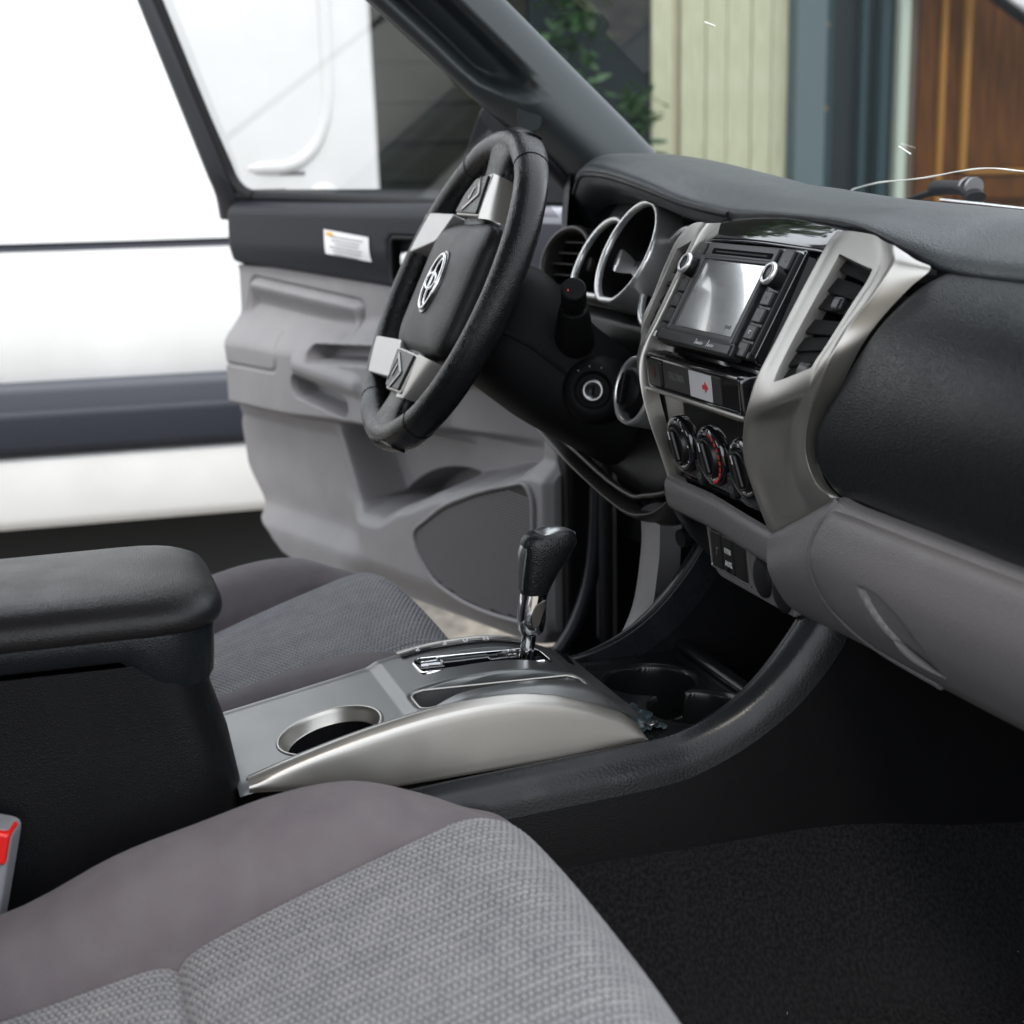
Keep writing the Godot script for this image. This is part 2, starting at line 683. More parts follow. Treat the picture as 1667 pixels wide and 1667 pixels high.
func build_house():
	var h = thing("house_wall", "dark lapboard house wall with a cream panelled bay beside the glass door", "house", v(-5.0, -1.2, -1.8))
	var o := v(5.0, 1.2, 1.8)
	# backing
	obj("wall", mb().box(o + v(-5.18, 0.6, -2.6), v(0.2, 3.6, 6.2)), M.lap, h)
	# dark lapped boards
	for k in 17:
		var y := -1.12 + k * 0.16
		var bb = mb().box(o + v(-5.055, y, -0.66), v(0.02, 0.168, 1.7), 0.004, Basis(Vector3.BACK, 0.09))
		obj("board", bb, M.lap, h)
	# dark bay behind the shrubs
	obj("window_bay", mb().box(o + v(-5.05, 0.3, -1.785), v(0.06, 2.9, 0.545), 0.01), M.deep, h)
	# cream upright boards
	var edges := [-2.064, -2.165, -2.2, -2.32, -2.42, -2.54, -2.64, -2.722]
	for k in edges.size() - 1:
		var z0: float = edges[k]
		var z1: float = edges[k + 1]
		var m = M.cream_old if k == 1 else M.cream
		var d: float = 0.012 if k == 1 else 0.03 + 0.003 * (k % 2)
		obj("board", mb().box(o + v(-5.08 + d / 2 + 0.04, 0.3, (z0 + z1) / 2), v(d, 3.0, absf(z1 - z0) - 0.004), 0.004), m, h)
	var d = thing("glass_door", "grey framed dark glass door left of the brown wooden door", "door", v(-5.0, -1.2, -2.95))
	o = v(5.0, 1.2, 2.95)
	obj("frame", mb().box(o + v(-4.98, 0.25, -2.798), v(0.09, 2.9, 0.15), 0.006), M.slate, d)
	obj("stile", mb().box(o + v(-5.0, 0.25, -2.9), v(0.07, 2.9, 0.045), 0.006), M.teal_frame, d)
	obj("stile", mb().box(o + v(-5.02, 0.25, -3.1), v(0.05, 2.9, 0.035), 0.006), M.teal_frame, d)
	obj("stile", mb().box(o + v(-5.01, 0.25, -3.2), v(0.06, 2.9, 0.05), 0.006), M.teal_frame, d)
	obj("strip", mb().box(o + v(-4.99, 0.25, -3.285), v(0.06, 2.9, 0.05), 0.006), M.pale_strip, d)
	obj("pane", mb().box(o + v(-5.05, 0.25, -3.09), v(0.02, 2.9, 0.36)), M.deep, d)
	for y in [0.72, 0.36]:
		obj("screw", mb().lathe([Vector2(0.0, 0.006), Vector2(0.008, 0.004), Vector2(0.01, 0.0)], look_xf(o + v(-4.96, y, -2.885), v(1, 0, 0)), 12), M.wood_edge, d)
	var w = thing("wooden_door", "varnished brown panelled wooden door at the right of the windscreen view", "door", v(-5.0, -1.2, -3.75))
	o = v(5.0, 1.2, 3.75)
	obj("jamb", mb().box(o + v(-5.03, 0.25, -3.345), v(0.06, 2.9, 0.06), 0.006), M.bark, w)
	obj("stile", mb().box(o + v(-5.02, 0.25, -3.43), v(0.06, 2.9, 0.1), 0.01), M.wood, w)
	obj("moulding", mb().box(o + v(-4.99, 0.3, -3.498), v(0.05, 2.9, 0.026), 0.01), M.wood_edge, w)
	obj("stile", mb().box(o + v(-5.03, 0.25, -3.56), v(0.06, 2.9, 0.09), 0.01), M.wood, w)
	obj("moulding", mb().box(o + v(-4.99, 0.87, -3.625), v(0.05, 1.6, 0.032), 0.01), M.wood_edge, w)
	obj("panel", mb().box(o + v(-5.06, 0.87, -4.0), v(0.04, 1.6, 0.74), 0.01), M.wood, w)
	obj("rail", mb().box(o + v(-5.02, 0.0, -4.0), v(0.06, 0.12, 0.78), 0.01), M.wood, w)
	obj("moulding", mb().box(o + v(-4.99, 0.068, -4.0), v(0.05, 0.02, 0.72), 0.008), M.wood_edge, w)
	obj("panel", mb().box(o + v(-5.06, -0.6, -4.0), v(0.04, 1.08, 0.74), 0.01), M.wood, w)
	obj("stile", mb().box(o + v(-5.02, 0.25, -4.44), v(0.06, 2.9, 0.1), 0.01), M.wood, w)
	# sloping handrail in front of the door
	var r = thing("handrail", "pale grey sloping rail with a black underside at the top right corner", "rail", v(-4.7, -1.2, -3.7))
	o = v(4.7, 1.2, 3.7)
	var dir := v(0, -0.137, -0.236).normalized()
	var mid := v(-4.8, 0.838, -3.76)
	obj("rail", mb().box(o + mid, v(0.06, 0.11, 1.2), 0.02, Basis(Vector3.RIGHT, -0.526)), M.pale_panel, r)
	obj("liner", mb().box(o + mid + v(0, -0.062, 0.036), v(0.07, 0.03, 1.2), 0.01, Basis(Vector3.RIGHT, -0.526)), M.matt, r)
	obj("post", mb().box(o + v(-4.83, 0.1, -4.4), v(0.05, 2.6, 0.05), 0.01), M.matt, r)

func build_van():
	var h = thing("white_van", "white van with a dark side moulding parked beyond the open driver door", "van", v(-3.2, -1.2, 1.9))
	var o := v(3.2, 1.2, -1.9)
	var zr := [[5.2, 0.0], [2.5, 0.0], [1.0, 0.0], [0.1, 0.0], [-0.14, 0.0], [-0.2, -0.012], [-0.23, -0.05], [-0.245, -0.12]]
	var side = func(prof: Array, called: String, m: Material):
		var rows := []
		for q in prof:
			var r := PackedVector3Array()
			for e in zr:
				r.append(o + v(q.x + e[1], q.y, e[0]))
			rows.append(r)
		var b = mb().grid(rows)
		obj(called, b, m, h)
	side.call([v(-4.3, 1.0), v(-3.3, 1.02), v(-2.66, 0.98), v(-2.5, 0.92), v(-2.41, 0.8), v(-2.35, 0.6), v(-2.31, 0.25), v(-2.295, 0.05), v(-2.29, -0.024)], "upper_body", M.van_white)
	side.call([v(-2.29, -0.024), v(-2.302, -0.029), v(-2.302, -0.039), v(-2.29, -0.043)], "body_groove", M.van_strip)
	side.call([v(-2.29, -0.043), v(-2.288, -0.15), v(-2.29, -0.24), v(-2.3, -0.30), v(-2.31, -0.33)], "door_skin", M.van_white)
	side.call([v(-2.31, -0.33), v(-2.285, -0.334), v(-2.277, -0.34), v(-2.275, -0.355), v(-2.277, -0.391)], "upper_strip", M.van_strip)
	side.call([v(-2.277, -0.391), v(-2.27, -0.394), v(-2.267, -0.41), v(-2.268, -0.47), v(-2.275, -0.492), v(-2.305, -0.498)], "side_moulding", M.van_band)
	side.call([v(-2.305, -0.498), v(-2.292, -0.501), v(-2.287, -0.51), v(-2.291, -0.58), v(-2.3, -0.64), v(-2.312, -0.668), v(-2.34, -0.672)], "sill", M.van_white)
	side.call([v(-2.34, -0.672), v(-2.45, -0.68), v(-4.2, -0.7)], "underbody", M.under_shade)
	var b = mb()
	b.grid([PackedVector3Array([o + v(-4.3, 1.0, -0.245), o + v(-2.6, 0.98, -0.247)]), PackedVector3Array([o + v(-4.3, -0.68, -0.245), o + v(-2.45, -0.68, -0.247)])])
	obj("end_panel", b, M.van_white, h)
	obj("shade_skirt", mb().box(o + v(-2.62, -0.82, 2.4), v(0.1, 0.3, 5.2)), M.under_shade, h)  # added dark box, fills the gap below the sill like shade
	obj("shade_skirt", mb().box(o + v(-3.9, -0.9, 2.4), v(0.1, 0.5, 5.2)), M.under_shade, h)  # second added dark box, painted shade towards the far side
	obj("far_side", mb().box(o + v(-4.3, 0.15, 2.48), v(0.04, 1.7, 5.4)), M.van_white, h)
	# pressed bead that rounds the corner of the side panel
	var path := spl([v(-2.37, 0.8, -0.112), v(-2.346, 0.55, -0.112), v(-2.322, 0.3, -0.108), v(-2.313, 0.2, -0.085), v(-2.307, 0.15, -0.045), v(-2.304, 0.13, 0.0), v(-2.306, 0.127, 0.05), v(-2.316, 0.126, 0.085)], 5)
	obj("panel_bead", mb().tube(_off(path, o), 0.016, 12), M.van_white, h)
	obj("fuel_flap", mb().lathe([Vector2(0.0, 0.02), Vector2(0.025, 0.017), Vector2(0.04, 0.008), Vector2(0.046, 0.0)], look_xf(o + v(-2.3, 0.05, -0.084), v(1, 0, 0)), 28), M.van_white, h)
	obj("door_latch", mb().box(o + v(-2.28, 0.035, -0.172), v(0.05, 0.045, 0.062), 0.01), M.rubber, h)
	obj("latch_cap", mb().box(o + v(-2.278, 0.066, -0.172), v(0.045, 0.02, 0.058), 0.008), M.van_strip, h)
	obj("handle_recess", mb().box(o + v(-2.301, 0.116, -0.014), v(0.012, 0.008, 0.06), 0.003), M.van_strip, h)
	for z in [1.7, 4.3]:
		var w = obj("wheel", mb().lathe([Vector2(0.2, 0.0), Vector2(0.24, 0.03), Vector2(0.33, 0.03), Vector2(0.35, 0.0), Vector2(0.35, -0.18), Vector2(0.2, -0.19)], look_xf(o + v(-2.5, -0.85, z), v(1, 0, 0)), 28), M.rubber, h)
		obj("rim", mb().lathe([Vector2(0.0, 0.0), Vector2(0.19, 0.0), Vector2(0.205, 0.02)], look_xf(o + v(-2.5, -0.85, z), v(1, 0, 0)), 24), M.steel, w)

func build_tree():
	var rng := RandomNumberGenerator.new()
	rng.seed = 21
	var t = thing("tree", "large dark leafy tree standing behind the house wall", "tree", v(-8.5, -1.2, -3.0))
	obj("trunk", mb().tube(spl([v(0, 0, 0), v(0.1, 1.6, 0.1), v(0.0, 3.4, 0.2)], 4), func(f): return Vector2.ONE * lerpf(0.2, 0.1, f), 10), M.bark, t)
	var b = mb()
	for k in 5200:
		var d := v(rng.randfn(), rng.randfn() * 0.7, rng.randfn()).normalized() * pow(rng.randf(), 0.4)
		var q := v(d.x * 2.2, 4.6 + d.y * 2.6, d.z * 3.6) + v(0.4 * sin(k * 0.9), 0.3 * sin(k * 1.7), 0.4 * cos(k * 1.3))
		var bs := Basis.from_euler(v(rng.randf() * TAU, rng.randf() * TAU, 0))
		var l := rng.randf_range(0.12, 0.26)
		b.grid([PackedVector3Array([q + bs * v(-l, 0, 0), q + bs * v(0, 0.04, l * 0.6)]), PackedVector3Array([q + bs * v(0, -0.04, -l * 0.6), q + bs * v(l, 0, 0)])])
	obj("crown", b, M.leaf, t).set_meta("kind", "stuff")

func build_shrubs():
	var rng := RandomNumberGenerator.new()
	rng.seed = 11
	var names := ["leafy green shrub with pale new leaves in front of the dark bay", "tall dark green shrub behind the windscreen pillar"]
	for s in 2:
		var c: Vector3 = [v(-4.72, -1.2, -1.86), v(-4.8, -1.2, -1.62)][s]
		var t = thing("shrub", names[s], "shrub", c, "shrubs beside the house wall")
		var hgt: float = [1.62, 2.1][s]
		obj("stem", mb().tube(spl([v(0, 0, 0), v(0.02, hgt * 0.4, 0.01), v(-0.02, hgt * 0.8, 0.02)], 4), 0.014, 8), M.bark, t)
		var b = mb()
		for k in 520:
			var y := rng.randf_range(0.35, hgt)
			var a := rng.randf() * TAU
			var rad: float = sqrt(rng.randf()) * (0.2 if s == 1 else 0.17) * (1.15 - 0.6 * y / hgt)
			rad *= 0.7 + 0.5 * sin(y * 9.0 + a * 2.0)
			var q := v(cos(a) * rad, y, sin(a) * rad)
			var bs := Basis.from_euler(v(rng.randf_range(-0.9, 0.9), rng.randf() * TAU, rng.randf_range(-0.7, 0.7)))
			var l := rng.randf_range(0.028, 0.055)
			var w := l * 0.42
			var rows := []
			for i in 4:
				var f := i / 3.0
				var ww: float = w * sin(PI * clampf(f, 0.06, 0.94))
				rows.append(PackedVector3Array([q + bs * v(-ww, -0.3 * ww, f * l * 2), q + bs * v(0, -0.25 * l * f * f, f * l * 2), q + bs * v(ww, -0.3 * ww, f * l * 2)]))
			b.grid(rows)
		var f = obj("foliage", b, M.leaf, t)
		f.set_meta("kind", "stuff")

# ---------------------------------------------------------------- the truck's shell
func build_cab():
	var fl = mb()
	var rows := []
	for q in [v(0.136, -0.43), v(0.142, -0.455), v(0.158, -0.50), v(0.2, -0.565), v(0.27, -0.6), v(0.45, -0.605), v(0.72, -0.6)]:
		var r := PackedVector3Array()
		for z in [1.2, 0.7, 0.3, 0.1, -0.05, -0.2, -0.32]:
			r.append(v(q.x, q.y - (0.02 if z < -0.1 and q.y > -0.5 else 0.0), z))
		r.append(v(q.x, q.y + 0.06, -0.42))
		r.append(v(q.x, q.y + 0.22, -0.56))
		rows.append(r)
	fl.grid(fine(rows, 4, 4), false, false, true)
	struct_("carpet_floor", fl, M.carpet)
	var rng := RandomNumberGenerator.new()
	rng.seed = 8
	var li = mb()
	for k in 26:
		var x := rng.randf_range(0.2, 0.62)
		var z := rng.randf_range(-0.2, 0.3)
		var y: float = tab([[0.158, -0.5], [0.2, -0.565], [0.27, -0.6], [0.45, -0.605], [0.7, -0.6]], x) + 0.006
		li.box(v(x, y, z), v(0.0012 + 0.0018 * rng.randf(), 0.0008, 0.0008), 0, Basis(Vector3.UP, rng.randf() * TAU))
	obj("lint", li, M.print_dim, get_node("carpet_floor")).set_meta("kind", "stuff")
	var fl2 = mb()
	fl2.grid([PackedVector3Array([v(-0.72, -0.6, -0.6), v(-0.13, -0.6, -0.6)]), PackedVector3Array([v(-0.72, -0.6, 1.2), v(-0.13, -0.6, 1.2)])])
	struct_("carpet_floor", fl2, M.carpet)
	var c = thing("truck_cab", "pickup cab shell with grey headliner and dark door opening", "car body", v(0, -0.7, 0))
	var o := v(0, 0.7, 0)
	obj("headliner", mb().box(o + v(0, 0.5, 0.8), v(1.3, 0.05, 1.35), 0.02), M.head, c)
	obj("roof", mb().box(o + v(0, 0.555, 0.8), v(1.42, 0.05, 1.45), 0.02), M.paint, c)
	obj("rear_wall", mb().box(o + v(0, -0.3, 1.5), v(1.5, 0.8, 0.05), 0.01), M.grey_trim, c)
	for s in [-1, 1]:
		obj("rear_pillar", mb().box(o + v(s * 0.62, 0.28, 1.48), v(0.22, 0.5, 0.1), 0.02), M.grey_trim, c)
		obj("centre_pillar", mb().box(o + v(s * 0.7, -0.05, 1.02), v(0.07, 1.1, 0.14), 0.02), M.grey_trim, c)
		obj("rear_side", mb().box(o + v(s * 0.73, -0.3, 1.28), v(0.05, 0.7, 0.42), 0.02), M.grey_trim, c)
		obj("door_sill", mb().box(o + v(s * 0.74, -0.615, 0.42), v(0.12, 0.09, 1.15), 0.02), M.seal, c)
	obj("firewall", mb().box(o + v(0, -0.35, -0.62), v(1.5, 0.7, 0.04)), M.matt, c)
	obj("kick_panel", mb().box(o + v(-0.7, -0.35, -0.34), v(0.05, 0.6, 0.5), 0.01), M.black, c)
	obj("kick_panel", mb().box(o + v(0.7, -0.35, -0.34), v(0.05, 0.6, 0.5), 0.01), M.black, c)
	# edge of the door opening with its rubber seal
	var path := spl([v(-0.645, 0.46, 0.32), v(-0.655, 0.33, 0.168), v(-0.665, 0.2, 0.015), v(-0.665, 0.12, -0.07), v(-0.668, 0.05, -0.125), v(-0.67, -0.05, -0.15), v(-0.672, -0.25, -0.135), v(-0.672, -0.45, -0.12), v(-0.67, -0.56, -0.05), v(-0.67, -0.585, 0.1), v(-0.67, -0.585, 0.9)], 6)
	for k in path.size():
		path[k] += o
	obj("door_seal", mb().tube(path, 0.011, 10), M.seal, c)
	obj("hinge_pillar", mb().box(o + v(-0.74, -0.27, -0.2), v(0.05, 0.66, 0.12), 0.015), M.matt, c)
	obj("hinge_edge", mb().tube(PackedVector3Array([o + v(-0.712, -0.2, -0.125), o + v(-0.712, -0.52, -0.12)]), 0.012, 10), M.seal, c)
	obj("fender", mb().box(o + v(-0.85, -0.38, -0.93), v(0.22, 0.72, 1.3), 0.06), M.paint, c)
	obj("cowl", mb().box(o + v(0, -0.02, -0.6), v(1.4, 0.05, 0.36), 0.02), M.rubber, c)
	obj("bonnet", mb().box(o + v(0, -0.09, -1.4), v(1.5, 0.05, 1.2), 0.025), M.paint, c)

func build_pillar():
	var t = thing("pillar_trim", "dark grey windscreen pillar trim with a moulded grab handle", "pillar", v(-0.66, 0.03, -0.2))
	var o := v(0.66, -0.03, 0.2)
	# from the windscreen edge over the rounded face to the door opening
	var W := [v(-0.66, 0.0, -0.345), v(-0.645, 0.05, -0.285), v(-0.62, 0.137, -0.19), v(-0.612, 0.232, -0.083), v(-0.602, 0.323, 0.021), v(-0.59, 0.42, 0.135), v(-0.58, 0.5, 0.235)]
	var L := [v(-0.67, -0.02, -0.16), v(-0.675, 0.059, -0.125), v(-0.675, 0.123, -0.078), v(-0.67, 0.194, 0.012), v(-0.665, 0.258, 0.083), v(-0.655, 0.327, 0.167), v(-0.64, 0.41, 0.27)]
	var rows := []
	for k in 7:
		var a: Vector3 = W[k]
		var b: Vector3 = L[k]
		var inn := v(0.045, -0.012, 0.02)
		rows.append(PackedVector3Array([a + v(-0.03, 0, -0.01), a, a.lerp(b, 0.2) + inn * 0.55, a.lerp(b, 0.5) + inn, a.lerp(b, 0.8) + inn * 0.75, b + inn * 0.25, b, b + v(-0.03, 0.0, -0.01)]))
	var f = fine(rows, 5, 8)
	for r in f:
		for k in r.size():
			# pocket behind the grab handle, and the bar that bounds it
			var q: Vector3 = r[k]
			var up: float = (q.y - 0.185) / 0.24
			var j: float = float(k) / (r.size() - 1)
			var t0: float = clampf((j - 1.0 / 7.0) / (5.0 / 7.0), 0, 1)
			var end := ss(0.0, 0.10, up)
			var d: float = sdb(t0 - 0.455, (up - 0.62) * 0.9, 0.155, 0.5, 0.14)
			q += v(-0.05, 0.01, -0.012) * (1.0 - ss(-0.05, 0.0, d))
			q += v(0.014, -0.004, 0.01) * exp(-pow((t0 - 0.74) / 0.12, 2)) * ss(-0.15, 0.2, up)
			r[k] = q + o
	var h = obj("trim", mb().grid(f, false, false, true), M.pillar_skin, t)
	obj("screw_cap", mb().prism(rr(0.03, 0.036, 0.014), look_xf(o + v(-0.61, 0.177, -0.022), v(0.9, -0.25, 0.45)), -0.01, 0.002, 0.001), M.pillar_skin, h)
	obj("screw_cap", mb().prism(rr(0.03, 0.036, 0.014), look_xf(o + v(-0.6, 0.335, 0.12), v(0.9, -0.25, 0.45)), -0.01, 0.002, 0.001), M.pillar_skin, h)

func build_windscreen():
	var t = thing("windscreen", "clear windscreen with small chips and a long crack", "windscreen", v(0, 0.05, -0.4))
	var o := v(0, -0.05, 0.4)
	var rows := []
	for k in 5:
		var f := k / 4.0
		var r := PackedVector3Array()
		for x in [-0.665, -0.45, -0.2, 0.0, 0.2, 0.45, 0.665]:
			var xx: float = x * (1.0 - 0.12 * f)
			var z: float = -0.405 + 0.27 * absf(x) * absf(x)
			r.append(o + v(xx, 0.04 + 0.44 * f, z + 0.49 * f))
		rows.append(r)
	obj("pane", mb().grid(fine(rows, 3, 3), false, false, true), M.glass, t)
	var c := spl([v(-0.393, 0.076, -0.371), v(-0.407, 0.082, -0.363), v(-0.396, 0.0855, -0.359), v(-0.328, 0.093, -0.351), v(-0.232, 0.098, -0.345), v(-0.152, 0.105, -0.337), v(-0.096, 0.1075, -0.334), v(-0.046, 0.104, -0.338), v(0.05, 0.1, -0.342)], 8)
	for k in c.size():
		c[k] += o + v(0, -0.001, 0.004)
	obj("crack", mb().tube(c, func(f): return Vector2.ONE * (0.0006 + 0.0004 * sin(f * 21.0) * sin(f * 21.0)), 6), M.fissure, t)
	for q in [[v(-0.53, 0.33, -0.06), v(-0.515, 0.34, -0.05)], [v(-0.345, 0.2655, -0.135), v(-0.33, 0.26, -0.14)], [v(-0.2, 0.13, -0.29), v(-0.188, 0.122, -0.297)]]:
		obj("chip", mb().tube(PackedVector3Array([o + q[0], o + q[1]]), 0.0009, 6), M.fissure, t)

func build_wiper():
	var t = thing("wiper", "black wiper arm resting on the cowl below the windscreen", "wiper", v(-0.4, 0.03, -0.5))
	var o := v(0.4, -0.03, 0.5)
	obj("pivot_cap", mb().tube(spl([o + v(-0.45, 0.082, -0.505), o + v(-0.43, 0.083, -0.5), o + v(-0.385, 0.082, -0.5), o + v(-0.362, 0.072, -0.5)], 5), func(f): return Vector2(0.014, 0.01 - 0.003 * f), 14, false, v(0, 1, 0)), M.rubber, t)
	obj("arm", mb().tube(spl([o + v(-0.53, 0.06, -0.5), o + v(-0.49, 0.07, -0.5), o + v(-0.44, 0.08, -0.5)], 5), func(f): return Vector2(0.008, 0.004), 10, false, v(0, 1, 0)), M.rubber, t)
	obj("blade", mb().tube(PackedVector3Array([o + v(-0.47, 0.062, -0.49), o + v(-0.2, 0.052, -0.47), o + v(0.1, 0.045, -0.46)]), Vector2(0.006, 0.006).x, 10), M.rubber, t)
	obj("blade_spring", mb().tube(PackedVector3Array([o + v(-0.42, 0.069, -0.49), o + v(-0.2, 0.06, -0.47), o + v(0.1, 0.053, -0.46)]), 0.0022, 8), M.chrome, t)
	for x in [-0.383, -0.37]:
		obj("band", mb().tube(PackedVector3Array([o + v(x, 0.0835, -0.5), o + v(x + 0.004, 0.083, -0.5)]), 0.0125, 14), M.steel, t)

# ---------------------------------------------------------------- driver door (s runs from the hinge to the rear, n towards the cabin)
func tab(t: Array, x: float) -> float:   # piecewise smooth table
	if x <= t[0][0]:
		return t[0][1]
	for k in t.size() - 1:
		if x <= t[k + 1][0]:
			return lerpf(t[k][1], t[k + 1][1], ss(0, 1, (x - t[k][0]) / (t[k + 1][0] - t[k][0])) * 0.5 + 0.5 * (x - t[k][0]) / (t[k + 1][0] - t[k][0]))
	return t[-1][1]

func DP(s: float, y: float, n: float) -> Vector3:
	return Vector3(-s, y + 0.56, n)

func door_n(s: float, y: float) -> float:
	var n := 0.0
	# upper pad swells below the window line
	n += 0.014 * ss(-0.06, 0.0, y) - 0.02 * ss(0.045, 0.085, y)
	# armrest
	var top: float = -0.158 + 0.022 * ss(0.60, 0.3, s)
	var bot: float = -0.298 + 0.012 * ss(0.7, 0.4, s)
	var arm := ss(top + 0.035, top - 0.03, y) * ss(bot - 0.006, bot + 0.014, y)
	arm *= ss(0.05, 0.25, s)
	n += 0.046 * arm
	# padded insert above the armrest
	var iy: float = y + 0.112 + (s - 0.645) * -0.065
	var ins := sdb(s - 0.645 + (y + 0.12) * 0.3, iy, 0.193, 0.038, 0.02)
	n -= 0.006 * (1.0 - ss(0.0, 0.0035, absf(ins))) * ss(-0.03, -0.01, iy)
	n += 0.009 * (1.0 - ss(-0.014, 0.0, ins)) * ss(-0.012, 0.03, iy)
	n -= 0.009 * (1.0 - ss(-0.03, -0.008, ins)) * ss(0.03, -0.01, iy)
	# seam of the soft pad on the armrest
	if y < -0.15:
		var pad := absf(sdb(s - 0.82 - (y + 0.2) * 0.5, y + 0.13, 0.16, 0.087, 0.035))
		n -= 0.005 * (1.0 - ss(0.0, 0.004, pad))
	# pull cup, open above and below the grip
	var c1 := sdb(s - 0.455, y + 0.170 + (s - 0.455) * 0.06, 0.108, 0.0135, 0.012)
	n -= 0.05 * (1.0 - ss(-0.006, 0.002, c1))
	var c2 := sdb(s - 0.525, y + 0.243 + (s - 0.525) * -0.13, 0.088, 0.0185, 0.017)
	n -= 0.045 * (1.0 - ss(-0.007, 0.002, c2))
	var grip := sdb(s - 0.50, y + 0.207 + (s - 0.50) * -0.09, 0.11, 0.02, 0.017)
	n += 0.010 * (1.0 - ss(-0.018, 0.003, grip))
	# big hollow below the armrest that ends in the map pocket
	var lo: float = tab([[0.0, -0.29], [0.05, -0.315], [0.12, -0.335], [0.22, -0.36], [0.32, -0.395], [0.40, -0.43], [0.46, -0.432], [0.54, -0.41]], s)
	var left: float = 0.515 + (y + 0.336) * 0.5
	var hol := ss(lo - 0.003, lo + 0.022, y) * ss(left + 0.006, left - 0.012, s) * ss(bot + 0.004, bot - 0.02, y)
	var hol2 := ss(lo - 0.003, lo + 0.022, y) * ss(0.36, 0.26, s) * ss(-0.17, -0.21, y)
	n -= 0.085 * maxf(hol, hol2) * ss(-0.01, 0.05, s)
	# lip and speaker shelf below the hollow
	n += 0.026 * ss(lo + 0.012, lo - 0.02, y) * ss(0.56, 0.42, s) * ss(-0.56, -0.5, y)
	# dished lower rear part above the kick edge
	n -= 0.011 * ss(bot - 0.002, bot - 0.03, y) * ss(-0.53, -0.46, y) * ss(left + 0.004, left + 0.05, s)
	n += 0.018 * ss(-0.475, -0.515, y) * ss(0.4, 0.55, s)
	# the map pocket's mouth
	var mu: float = (s - 0.365) * 0.956 - (y + 0.384) * 0.293
	var mw: float = (s - 0.365) * 0.293 + (y + 0.384) * 0.956
	var mp: float = maxf(Vector2(mu, mw - 0.225).length() - 0.252, Vector2(mu, mw + 0.27).length() - 0.293)
	n = lerpf(n, -0.15, 1.0 - ss(-0.004, 0.0015, mp))
	return n

